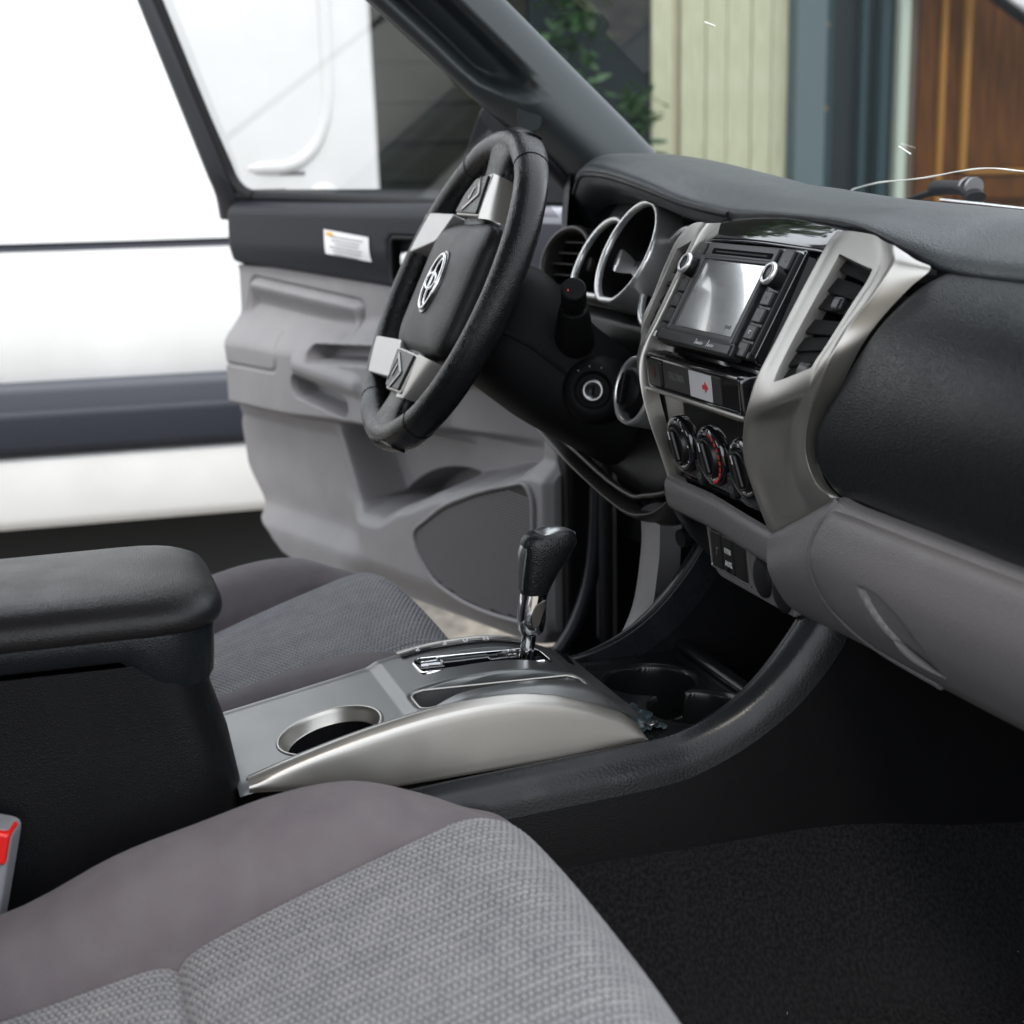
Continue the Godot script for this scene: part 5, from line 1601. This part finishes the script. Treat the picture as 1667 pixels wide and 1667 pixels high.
func build_console():
	var t = thing("centre_console", "black floor console with silver shifter plate and cup holders", "console", v(0, -0.6, 0.2))
	var o := v(0, 0.6, -0.2)
	# shifter plate, with the storage slot, the gate and the rear cup holder let in
	var rows := []
	for i in 261:
		var z: float = lerpf(0.122, 0.462, i / 260.0)
		var r := PackedVector3Array()
		for j in 135:
			var x: float = lerpf(-0.103, 0.096, j / 134.0)
			var y := plate_y(x, z)
			# ridge between the slot and the silver side
			y += 0.008 * ss(0.058, 0.066, x) * ss(0.092, 0.08, x) * ss(0.314, 0.27, z) * ss(0.13, 0.17, z)
			var sl := sdb(x - 0.035 + (z - 0.22) * 0.03, z - 0.226, 0.0225, 0.077, 0.012)
			y -= 0.042 * (1.0 - ss(-0.003, 0.001, sl))
			y -= 0.0022 * (1.0 - ss(0.0, 0.005, sl))
			var gt := sdb(x + 0.041, z - 0.222, 0.0195, 0.06, 0.008)
			y -= 0.028 * (1.0 - ss(-0.0015, 0.001, gt))
			var cp := Vector2(x - 0.03, z - 0.377).length() - 0.0415
			y -= 0.075 * (1.0 - ss(-0.0015, 0.0015, cp))
			r.append(o + v(x, y, z))
		rows.append(r)
	rows.reverse()
	var pb = mb()
	pb.grid(rows, false, false, true)
	obj("shifter_plate", pb, M.plate, t)
	obj("plate_apron", mb().grid([PackedVector3Array([o + v(-0.103, -0.6, 0.1), o + v(-0.103, -0.6, 0.47)]), PackedVector3Array([o + v(-0.103, -0.37, 0.1), o + v(-0.103, -0.366, 0.47)])]), M.black, t)
	# rear cup holder ring
	var cx := Transform3D(Basis(v(1, 0, 0), v(0, 0.23, 0.973).normalized(), v(0, 0.973, -0.23)), o + v(0.03, plate_y(0.03, 0.377), 0.377))
	cx.basis = Basis(Vector3.RIGHT, -PI / 2 + 0.205)
	obj("cup_ring", mb().lathe([Vector2(0.0465, -0.002), Vector2(0.0462, 0.001), Vector2(0.0445, 0.0022), Vector2(0.043, 0.0015), Vector2(0.042, -0.002), Vector2(0.0395, -0.0095), Vector2(0.0385, -0.0105)], cx, 56), M.silver, t)
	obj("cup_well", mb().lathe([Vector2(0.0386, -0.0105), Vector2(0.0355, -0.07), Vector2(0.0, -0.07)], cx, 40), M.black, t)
	# gate
	var gx := Transform3D(Basis(Vector3.RIGHT, -PI / 2 + 0.03), o + v(-0.041, plate_y(-0.041, 0.222) + 0.0012, 0.222))
	var gb = mb()
	var gl := []
	var outl := rr(0.044, 0.125, 0.01)
	var inl := rr(0.0385, 0.119, 0.008)
	for q in [[outl, 0.0, -0.003], [outl, 0.0, 0.0008], [outl, 0.5, 0.0018], [inl, 0.0, 0.001], [inl, 0.0, -0.02]]:
		var r := PackedVector3Array()
		for k in outl.size():
			var w: Vector2 = outl[k].lerp(inl[k], q[1]) if q[0] == outl else inl[k]
			var z := 0.222 - w.y
			r.append(o + v(-0.041 + w.x, plate_y(-0.041 + w.x, z) + q[2], z))
		gl.append(r)
	obj("gate_frame", gb.grid(gl, true, false, true), M.chrome, t)
	var teeth := [[-0.052, 0.27, 0.012, 0.03], [-0.032, 0.262, 0.008, 0.03], [-0.052, 0.235, 0.01, 0.045], [-0.029, 0.215, 0.008, 0.03], [-0.048, 0.205, 0.014, 0.02], [-0.053, 0.185, 0.01, 0.03]]
	for q in teeth:
		obj("gate_step", mb().box(o + v(q[0], plate_y(q[0], q[1]) - 0.008, q[1]), v(q[2], 0.008, q[3]), 0.0015), M.gloss, t)
	var strip := []
	for i in 25:
		var z: float = lerpf(0.165, 0.288, i / 24.0)
		strip.append(PackedVector3Array([o + v(-0.089, plate_y(-0.089, z) + 0.003, z), o + v(-0.076, plate_y(-0.076, z) + 0.002, z)]))
	strip.reverse()
	var sb = obj("gear_strip", mb().grid(strip, false, false, true), M.gloss, t)
	var e := []
	for i in 25:
		var z: float = lerpf(0.162, 0.29, i / 24.0)
		e.append(o + v(-0.0905, plate_y(-0.09, z) + 0.0035, z))
	obj("gear_strip_edge", mb().tube(PackedVector3Array(e), 0.0017, 8), M.silver, t)
	var k2 := 0
	for s in ["2", "3", "D", "N"]:
		var z: float = [0.272, 0.246, 0.226, 0.206][k2]
		words("lettering", s, 0.0062, Transform3D(Basis(Vector3.UP, PI / 2) * Basis(Vector3.RIGHT, -PI / 2 + 0.2), o + v(-0.0825, plate_y(-0.0825, z) + 0.0031, z)), M.print, sb, true)
		k2 += 1
	# silver plank along the passenger's side
	var yT := [[0.122, -0.3545], [0.127, -0.3455], [0.14, -0.3345], [0.155, -0.3275], [0.174, -0.319], [0.2, -0.3105], [0.233, -0.3052], [0.27, -0.305], [0.311, -0.3093], [0.345, -0.3155], [0.382, -0.324], [0.42, -0.3345], [0.456, -0.346]]
	rows = []
	for i in 61:
		var z: float = lerpf(0.456, 0.122, i / 60.0)
		var a := curve(yT, z)
		var b: float = tab([[0.12, -0.3535], [0.207, -0.3595], [0.344, -0.363], [0.456, -0.351]], z)
		b = minf(b, a - 0.002)
		var h := a - b
		var r := []
		r.append(o + v(0.0905, a - minf(0.014, h), z))
		r.append(o + v(0.0925, a - minf(0.003, h * 0.3), z))
		r.append(o + v(0.0955, a, z))
		r.append(o + v(0.0995, a + 0.0005, z))
		r.append(o + v(0.1035, a - h * 0.03 - 0.0008, z))
		r.append(o + v(0.1065, a - h * 0.1 - 0.0022, z))
		r.append(o + v(0.108, a - h * 0.5, z))
		r.append(o + v(0.109, b, z))
		r.append(o + v(0.106, b - 0.004, z))
		rows.append(spl(r, 3))
	rows.reverse()
	obj("side_plank", mb().grid(rows, false, false, true), M.silver, t)
	var gv := []
	for i in 31:
		var z: float = lerpf(0.454, 0.13, i / 30.0)
		gv.append(o + v(0.0905, curve(yT, z) - 0.0035, z))
	obj("plank_bead", mb().tube(PackedVector3Array(gv), 0.002, 8), M.plate, t)
	# moulded rails that sweep up to the dashboard
	for s in [1.0, -1.0]:
		var pa := [v(0.62, -0.42), v(0.46, -0.39), v(0.36, -0.373), v(0.3, -0.3675), v(0.2, -0.3615), v(0.12, -0.3565), v(0.085, -0.3495), v(0.05, -0.334), v(0.02, -0.311), v(-0.005, -0.283), v(-0.024, -0.256), v(-0.034, -0.236)]
		rows = []
		for k in pa.size():
			var q: Vector3 = pa[k]
			var g: float = ss(0.1, -0.03, q.x)
			var w: float = 0.009 + 0.007 * g
			var nrm := v(0, 1, 0).lerp(v(0, 0.75, 0.66), ss(0.08, 0.0, q.x))
			var r := []
			var p := v(s * 0.118, q.y, q.x) + o
			r.append(p + v(-s * w * 1.0, 0, 0) - nrm * 0.03)
			r.append(p + v(-s * w * 1.0, 0, 0) - nrm * 0.004)
			r.append(p + v(-s * w * 0.9, 0, 0) + nrm * 0.0005)
			r.append(p + v(-s * w * 0.3, 0, 0) + nrm * 0.002)
			r.append(p + v(s * w * 0.5, 0, 0) - nrm * 0.002)
			r.append(p + v(s * (w * 0.8 + 0.002), 0, 0) - nrm * 0.008)
			r.append(p + v(s * (w * 0.8 + 0.006), 0, 0) - nrm * 0.018)
			r.append(p + v(s * (w * 0.8 + 0.0085), 0, 0) - nrm * 0.032)
			rows.append(r)
		obj("side_rail", mb().grid(fine(rows, 4, 6), false, false, s > 0), M.rail, t)
		# body wall under the rail
		rows = []
		for k in pa.size():
			var q: Vector3 = pa[k]
			var nrm := v(0, 1, 0).lerp(v(0, 0.75, 0.66), ss(0.08, 0.0, q.x))
			var w: float = 0.009 + 0.007 * ss(0.1, -0.03, q.x)
			var p := v(s * (0.126 + w * 0.8), q.y, q.x) - nrm * 0.031
			var dz: float = -0.22 * ss(0.12, -0.03, q.x)
			rows.append([o + p, o + v(lerpf(p.x, s * 0.14, 0.45), lerpf(p.y, -0.46, 0.35), p.z + dz * 0.35), o + v(lerpf(p.x, s * 0.14, 0.85), lerpf(p.y, -0.46, 0.75), p.z + dz * 0.75), o + v(s * 0.14, -0.468, p.z + dz), o + v(s * 0.142, -0.6, p.z + dz * 1.1)])
		obj("body_wall", mb().grid(fine(rows, 4, 4), false, false, s > 0), M.black, t)
		rows = [[o + v(s * 0.142, -0.262, -0.045), o + v(s * 0.14, -0.36, -0.12), o + v(s * 0.14, -0.6, -0.27)], [o + v(s * 0.13, -0.26, -0.3), o + v(s * 0.13, -0.38, -0.35), o + v(s * 0.13, -0.6, -0.45)]]
		obj("body_wall", mb().grid(rows.map(func(r): return PackedVector3Array(r)), false, false, s < 0), M.black, t)
		# inner wall of the front pocket
		rows = []
		for k in range(4, pa.size()):
			var q: Vector3 = pa[k]
			rows.append(PackedVector3Array([o + v(s * 0.109, q.y - 0.002, q.x), o + v(s * 0.107, -0.42, q.x - 0.02 * k)]))
		obj("pocket_side", mb().grid(rows, false, false, s < 0), M.black, t)
	# cup tray with two wells
	rows = []
	for i in 121:
		var z: float = lerpf(-0.008, 0.125, i / 120.0)
		var r := PackedVector3Array()
		for j in 171:
			var x: float = lerpf(-0.108, 0.108, j / 170.0)
			var a := Vector2(x + 0.045, z - 0.055).length() - 0.041
			var b := Vector2(x - 0.038, z - 0.045).length() - 0.040
			var d := minf(a, b)
			var neck := sdb(x + 0.004, z - 0.052, 0.012, 0.014, 0.004)
			var y := -0.3605 + 0.003 * ss(0.095, 0.108, absf(x)) + 0.004 * ss(0.01, -0.006, z)
			y -= 0.055 * (1.0 - ss(-0.003, 0.001, d))
			y -= 0.004 * (1.0 - ss(0.0, 0.006, d))
			if d > -0.001:
				y -= 0.022 * (1.0 - ss(-0.002, 0.001, neck))
			r.append(o + v(x, y, z))
		rows.append(r)
	obj("cup_tray", mb().grid(rows), M.gloss if false else M.tray, t)
	obj("tray_ridge", mb().tube(PackedVector3Array([o + v(-0.108, -0.352, -0.006), o + v(0.108, -0.352, -0.006)]), func(f): return Vector2(0.008, 0.0055), 14), M.tray, t)
	rows = [[v(-0.11, -0.362, -0.008), v(0.0, -0.364, -0.008), v(0.11, -0.362, -0.008)], [v(-0.11, -0.385, -0.03), v(0, -0.39, -0.03), v(0.11, -0.385, -0.03)], [v(-0.11, -0.375, -0.12), v(0, -0.38, -0.12), v(0.11, -0.375, -0.12)], [v(-0.11, -0.31, -0.18), v(0, -0.31, -0.18), v(0.11, -0.31, -0.18)], [v(-0.11, -0.23, -0.19), v(0, -0.23, -0.19), v(0.11, -0.23, -0.19)]]
	for r in rows:
		for k in r.size():
			r[k] += o
	obj("front_pocket", mb().grid(fine(rows, 3, 4)), M.black, t)
	rows = []
	for q in [[0.136, 0.0018], [0.13, 0.002], [0.122, 0.0005], [0.113, -0.004], [0.104, -0.009], [0.098, -0.018], [0.096, -0.04]]:
		var r := PackedVector3Array()
		for j in 21:
			var x: float = lerpf(-0.104, 0.098, j / 20.0)
			r.append(o + v(x, plate_y(x, maxf(q[0], 0.106)) + q[1], q[0] + 0.012 * (x + 0.1) / 0.2))
		rows.append(r)
	rows.reverse()
	obj("plate_end", mb().grid(rows, false, false, true), M.tray, t)
	var sr := PackedVector3Array()
	for w in rr(0.0455, 0.1545, 0.012):
		var zz: float = 0.226 + w.y
		var xx: float = 0.035 + w.x - (zz - 0.22) * 0.03
		sr.append(o + v(xx, plate_y(xx, zz) - 0.0018, zz))
	obj("slot_rim", mb().tube(sr, 0.0013, 8, true), M.silver, t)

func build_armrest():
	var t = thing("armrest_box", "black padded armrest box between the front seats", "armrest", v(0, -0.6, 0.7))
	var o := v(0, 0.6, -0.7)
	var plan = func(w: float, z0: float, z1: float, y: float, r: float, tilt := 0.0) -> PackedVector3Array:
		var l := PackedVector3Array()
		for q in rp([Vector2(-w, z0), Vector2(w, z0), Vector2(w, z1), Vector2(-w, z1)], r, 6):
			l.append(o + v(q.x, y + tilt * (q.y - 0.6), q.y))
		return l
	# padded lid
	var rows := []
	for q in [[0.098, 0.467, -0.2245, 0.055], [0.102, 0.463, -0.2215, 0.055], [0.1035, 0.4615, -0.216, 0.055], [0.103, 0.462, -0.210, 0.055], [0.099, 0.466, -0.2035, 0.055], [0.09, 0.475, -0.198, 0.055], [0.075, 0.49, -0.1945, 0.05], [0.05, 0.514, -0.1925, 0.04], [0.02, 0.55, -0.192, 0.018]]:
		rows.append(plan.call(q[0], q[1], 1.0 + (0.46 - q[1]), q[2], q[3], -0.01))
	obj("lid_pad", mb().grid(rows, true).fan(rows[-1], false), M.padskin, t)
	# moulded lower lid with its drooping front lip
	rows = []
	for q in [[0.094, 0.474, 0.0], [0.097, 0.471, 0.1], [0.0985, 0.4695, 0.5], [0.0995, 0.4685, 0.9], [0.097, 0.472, 1.0]]:
		var l := PackedVector3Array()
		for w in rp([Vector2(-q[0], q[1]), Vector2(q[0], q[1]), Vector2(q[0], 1.0), Vector2(-q[0], 1.0)], 0.05, 6):
			pass
		for k in 60:
			var f := k / 60.0
			var per := rp([Vector2(-q[0], q[1]), Vector2(q[0], q[1]), Vector2(q[0], 1.0), Vector2(-q[0], 1.0)], 0.05, 6)
			var w := along(per, f)
			var yb: float = lerpf(-0.2415, -0.272, ss(0.545, 0.5, w.y))
			l.append(o + v(w.x, lerpf(yb, -0.2215, q[2]) - 0.01 * (w.y - 0.6) * 0, w.y))
		rows.append(l)
	obj("lid_shell", mb().grid(rows, true), M.dash_black, t)
	# box
	rows = []
	for q in [[0.105, 0.462, -0.62], [0.104, 0.458, -0.42], [0.102, 0.457, -0.36], [0.099, 0.464, -0.315], [0.0965, 0.474, -0.283], [0.0955, 0.4785, -0.2455]]:
		rows.append(plan.call(q[0], q[1], 1.0, q[2], 0.045))
	obj("box", mb().grid(rows, true), M.black, t)

func along(p: PackedVector2Array, f: float) -> Vector2:
	var tot := 0.0
	for k in p.size():
		tot += p[k].distance_to(p[(k + 1) % p.size()])
	var d := f * tot
	for k in p.size():
		var l := p[k].distance_to(p[(k + 1) % p.size()])
		if d <= l:
			return p[k].lerp(p[(k + 1) % p.size()], d / l)
		d -= l
	return p[0]

func build_lever():
	var t = thing("gear_lever", "black gear lever with a chrome collar and silver capped knob", "gear lever", v(-0.043, -0.34, 0.182))
	var o := v(0.043, 0.34, -0.182)
	var x0 := -0.043
	obj("shaft", mb().tube(_off(PackedVector3Array([v(x0, -0.345, 0.183), v(x0, -0.29, 0.174)]), o), func(f): return Vector2.ONE * lerpf(0.0062, 0.0072, f), 16), M.chrome, t)
	var sec = func(y: float, zc: float, hx: float, hz: float, p := 0.8) -> PackedVector3Array:
		var r := PackedVector3Array()
		for k in 36:
			var a := TAU * k / 36
			r.append(o + v(x0 + hx * signf(cos(a)) * pow(absf(cos(a)), p), y, zc + hz * signf(sin(a)) * pow(absf(sin(a)), p)))
		return r
	# chrome collar with black side windows
	var rows := [sec.call(-0.302, 0.1745, 0.0072, 0.0085), sec.call(-0.2985, 0.1742, 0.0105, 0.0112), sec.call(-0.288, 0.1735, 0.0115, 0.0132), sec.call(-0.272, 0.1722, 0.0118, 0.0126), sec.call(-0.263, 0.1705, 0.0118, 0.0124)]
	obj("collar", mb().grid(fine(rows, 1, 4), true), M.chrome, t)
	var inl := [v(0.0, -0.294, 0.1765), v(0.0, -0.2925, 0.17), v(0.0, -0.274, 0.1635), v(0.0, -0.2665, 0.162), v(0.0, -0.271, 0.1735), v(0.0, -0.283, 0.1785)]
	var poly := []
	for q in inl:
		poly.append(Vector2(-q.z, q.y))
	for s in [1.0, -1.0]:
		var bx := Transform3D(Basis(v(0, 0, -1) * 1.0, v(0, 1, 0), v(s, 0, 0) * 1.0), o + v(x0 + s * 0.0095, 0, 0))
		if s < 0:
			bx = Transform3D(Basis(v(0, 0, 1), v(0, 1, 0), v(-1, 0, 0)), o + v(x0 - 0.0105, 0, 0))
		var pp := []
		for q in poly:
			pp.append(Vector2(q.x * s, q.y))
		obj("collar_inlay", mb().prism(rp(pp, 0.003, 3), bx, 0.0, 0.0028, 0.0008), M.gloss, t)
	# knob
	rows = [sec.call(-0.2645, 0.1705, 0.0115, 0.012), sec.call(-0.2578, 0.1693, 0.0128, 0.0138), sec.call(-0.2470, 0.1663, 0.0146, 0.0168), sec.call(-0.2353, 0.162, 0.0162, 0.0208), sec.call(-0.2240, 0.158, 0.0172, 0.0246), sec.call(-0.2159, 0.156, 0.017, 0.026), sec.call(-0.2100, 0.1557, 0.015, 0.0238), sec.call(-0.2065, 0.1562, 0.0105, 0.0182), sec.call(-0.2051, 0.157, 0.004, 0.009)]
	var f = fine(rows, 1, 5)
	obj("knob", mb().grid(f, true).fan(f[-1], false), M.leather, t)
	# silver cap over the back and the top of the knob
	var sil := [v(0, -0.2586, 0.1832), v(0, -0.2470, 0.1832), v(0, -0.2335, 0.183), v(0, -0.2227, 0.1818), v(0, -0.2141, 0.1778), v(0, -0.2083, 0.17), v(0, -0.2048, 0.160), v(0, -0.2046, 0.149), v(0, -0.2069, 0.139), v(0, -0.2118, 0.1305)]
	var wd := [0.0055, 0.0075, 0.0092, 0.0108, 0.0124, 0.0132, 0.0126, 0.0105, 0.007, 0.002]
	var cap := []
	for k in sil.size():
		var a: Vector3 = sil[maxi(k - 1, 0)]
		var b: Vector3 = sil[mini(k + 1, sil.size() - 1)]
		var tg := (b - a).normalized()
		var n := v(0, -tg.z, tg.y)
		if n.dot(sil[k] - v(0, -0.232, 0.155)) < 0:
			n = -n
		var r := []
		for g in [-1.0, -0.85, -0.45, 0.0, 0.45, 0.85, 1.0]:
			r.append(o + sil[k] + v(x0 + wd[k] * g, 0, 0) + n * (0.0022 - 0.0045 * g * g - (0.004 if absf(g) == 1.0 else 0.0)))
		cap.append(r)
	obj("knob_cap", mb().grid(fine(cap, 4, 5)), M.capsilver, t)

# ---------------------------------------------------------------- seats (measures of the passenger's seat)
func build_seats():
	var x0 := 0.378
	var t = thing("front_seat", "grey cloth passenger seat cushion in the foreground", "car seat", v(x0, -0.6, 0.5), "front bucket seats")
	var o := v(-x0, 0.6, -0.5)
	var pr := [v(0, -0.56, 0.262), v(0, -0.47, 0.254), v(0, -0.41, 0.258), v(0, -0.372, 0.268), v(0, -0.349, 0.285), v(0, -0.3385, 0.308), v(0, -0.3405, 0.335), v(0, -0.354, 0.38), v(0, -0.374, 0.44), v(0, -0.394, 0.495), v(0, -0.406, 0.53), v(0, -0.416, 0.57), v(0, -0.43, 0.64), v(0, -0.445, 0.74)]
	var sp := spl(pr, 60)
	# even steps along the profile
	var path := PackedVector3Array([sp[0]])
	var step := 0.00086
	var acc := 0.0
	for k in range(1, sp.size()):
		var d := sp[k].distance_to(sp[k - 1])
		while acc + d >= step * path.size():
			path.append(sp[k - 1].lerp(sp[k], (step * path.size() - acc) / d))
		acc += d
	var half := 0.1375
	var nx := 324
	var rows := []
	var pit_x := 0.0064
	var pit_s := 0.0044
	var yarn := PackedColorArray()
	var tone := FastNoiseLite.new()
	tone.seed = 9
	tone.frequency = 0.9
	for i in path.size():
		var a: Vector3 = path[maxi(i - 1, 0)]
		var b: Vector3 = path[mini(i + 1, path.size() - 1)]
		var tg := (b - a).normalized()
		var n := v(0, tg.z, -tg.y)
		var s := i * step
		var seam: float = -0.011 * exp(-absf(path[i].z - 0.531 ) / 0.008) if path[i].y > -0.45 else 0.0
		var r := PackedVector3Array()
		for j in nx + 1:
			var x: float = lerpf(-half, half + 0.024, j / float(nx))
			var fx: float = x / pit_x
			var col := int(floor(fx))
			var dx: float = (fx - floor(fx) - 0.5) * 2.0
			var fs: float = s / pit_s + 0.5 * (absi(col) % 2)
			var ds: float = (fs - floor(fs) - 0.5) * 2.0
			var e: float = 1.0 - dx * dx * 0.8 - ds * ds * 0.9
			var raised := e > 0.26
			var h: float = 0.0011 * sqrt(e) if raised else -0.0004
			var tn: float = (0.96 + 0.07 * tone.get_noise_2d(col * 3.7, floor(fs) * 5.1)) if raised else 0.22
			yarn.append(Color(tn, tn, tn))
			var crown: float = 0.005 * (1.0 - pow(absf(x - 0.015) / (half + 0.015), 2.5)) - 0.004 * pow(ss(half - 0.005, half + 0.015, absf(x - 0.015)), 2.0)
			var cs := seam
			r.append(o + v(x0 + x, path[i].y, path[i].z) + n * (h + crown + cs))
		rows.append(r)
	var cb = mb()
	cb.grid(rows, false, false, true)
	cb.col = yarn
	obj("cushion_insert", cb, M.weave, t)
	# bolsters at both sides
	for s in [-1.0, 1.0]:
		if s > 0:
			x0 += 0.024
		var st := [[0.258, -0.50, -0.47, 0.0], [0.252, -0.44, -0.425, 0.0], [0.258, -0.405, -0.392, 0.004], [0.275, -0.378, -0.374, 0.008], [0.3, -0.354, -0.364, 0.012], [0.335, -0.348, -0.347, 0.016], [0.385, -0.361, -0.330, 0.018], [0.44, -0.379, -0.332, 0.02], [0.5, -0.400, -0.346, 0.02], [0.56, -0.419, -0.362, 0.02], [0.645, -0.436, -0.395, 0.02], [0.78, -0.45, -0.41, 0.02]]
		rows = []
		for q in st:
			var z: float = q[0]
			var yi: float = q[1]
			var yc: float = q[2]
			rows.append([
				o + v(x0 + s * 0.124, yi - 0.016, z), o + v(x0 + s * 0.1325, yi + 0.001, z), o + v(x0 + s * 0.142, lerpf(yi, yc, 0.3) + 0.006, z), o + v(x0 + s * 0.165, lerpf(yi, yc, 0.72) + 0.009, z),
				o + v(x0 + s * 0.19, yc + 0.003, z), o + v(x0 + s * 0.21, yc, z + q[3] * 0.1), o + v(x0 + s * 0.228, yc - 0.014, z), o + v(x0 + s * 0.238, yc - 0.04, z), o + v(x0 + s * 0.24, yc - 0.062, z)])
		obj("bolster", mb().grid(fine(rows, 5, 5), false, false, s > 0), M.cloth, t)
		var pip := []
		var pip2 := []
		var sk := []
		for q in st:
			pip.append(o + v(x0 + s * 0.2415, q[2] - 0.062, q[0]))
			pip2.append(o + v(x0 + s * 0.1335, q[1] + 0.0005, q[0]))
			sk.append([o + v(x0 + s * 0.24, q[2] - 0.06, q[0] + 0.002), o + v(x0 + s * 0.237, q[2] - 0.1, q[0] + 0.006), o + v(x0 + s * 0.225, -0.56, q[0] + 0.02)])
		obj("piping", mb().tube(spl(pip, 5), 0.0028, 8), M.skirt, t)
		obj("insert_seam", mb().tube(spl(pip2, 5), 0.0012, 6), M.cloth, t)
		obj("side_skirt", mb().grid(fine(sk, 4, 4), false, false, s > 0), M.skirt, t)
	x0 = 0.378
	# base and backrest
	obj("seat_frame", mb().box(o + v(x0, -0.57, 0.54), v(0.42, 0.08, 0.46), 0.02), M.black, t)
	rows = []
	for q in [[-0.43, 0.76, 0.2], [-0.3, 0.8, 0.22], [-0.1, 0.83, 0.24], [0.1, 0.87, 0.23], [0.24, 0.91, 0.2], [0.29, 0.94, 0.15]]:
		var r := PackedVector3Array()
		for k in 36:
			var a := TAU * k / 36
			r.append(o + v(x0 + q[2] * signf(cos(a)) * pow(absf(cos(a)), 0.5), q[0], q[1] + 0.03 + 0.065 * signf(sin(a)) * pow(absf(sin(a)), 0.6)))
		rows.append(r)
	obj("backrest", mb().grid(fine(rows, 1, 5), true).fan(rows[-1]), M.cloth, t)
	var c = t.duplicate()
	c.name = "front_seat_001"
	add_child(c, true)
	taken["front_seat"] = 1
	c.position = v(-0.362, -0.622, 0.415)
	c.scale = v(-1, 1, 1)
	c.set_meta("label", "grey cloth driver seat beyond the armrest and gear lever")

func build_buckle():
	var t = thing("seat_belt_buckle", "grey seat belt buckle with a red release button", "seat belt buckle", v(0.13, -0.467, 0.6385))
	var up := v(0, 0.97, -0.24).normalized()
	var nrm := v(0.96, 0.02, 0.26).normalized()
	var rt := up.cross(nrm).normalized()
	var xf := Transform3D(Basis(rt, nrm.cross(rt), nrm), v(0.0, 0.128, 0.012))
	obj("housing", mb().prism(rr(0.05, 0.13, 0.008, 0.0, -0.062), xf, -0.014, 0.012, 0.004, true), M.buckle, t)
	obj("release_button", mb().prism(rr(0.0475, 0.025, 0.003, 0.0, -0.0102), xf, -0.008, 0.0155, 0.003), M.red_button, t)
	obj("strap", mb().box(v(0, -0.02, 0.03), v(0.006, 0.1, 0.03), 0.001), M.rubber, t)

func build_debris():
	var rng := RandomNumberGenerator.new()
	rng.seed = 4
	var t = thing("crumpled_wrapper", "small crumpled blue green wrapper by the front cup holders", "wrapper", v(0.055, -0.362, 0.106))
	var b = mb()
	var rows := []
	for i in 9:
		var r := PackedVector3Array()
		for j in 15:
			r.append(v(-0.035 + j * 0.0045 + rng.randf_range(-0.001, 0.001), 0.003 + 0.005 * rng.randf() * sin(PI * i / 8.0), -0.012 + i * 0.003 + 0.004 * sin(j * 0.9)))
		rows.append(r)
	b.grid(rows, false, false, true)
	obj("film", b, M.debris, t)
	obj("foil_scrap", mb().tube(PackedVector3Array([v(0.018, 0.006, -0.008), v(0.026, 0.008, -0.004), v(0.028, 0.008, 0.003), v(0.02, 0.007, 0.006), v(0.015, 0.006, 0.0)]), 0.0012, 6, true), M.steel, t)
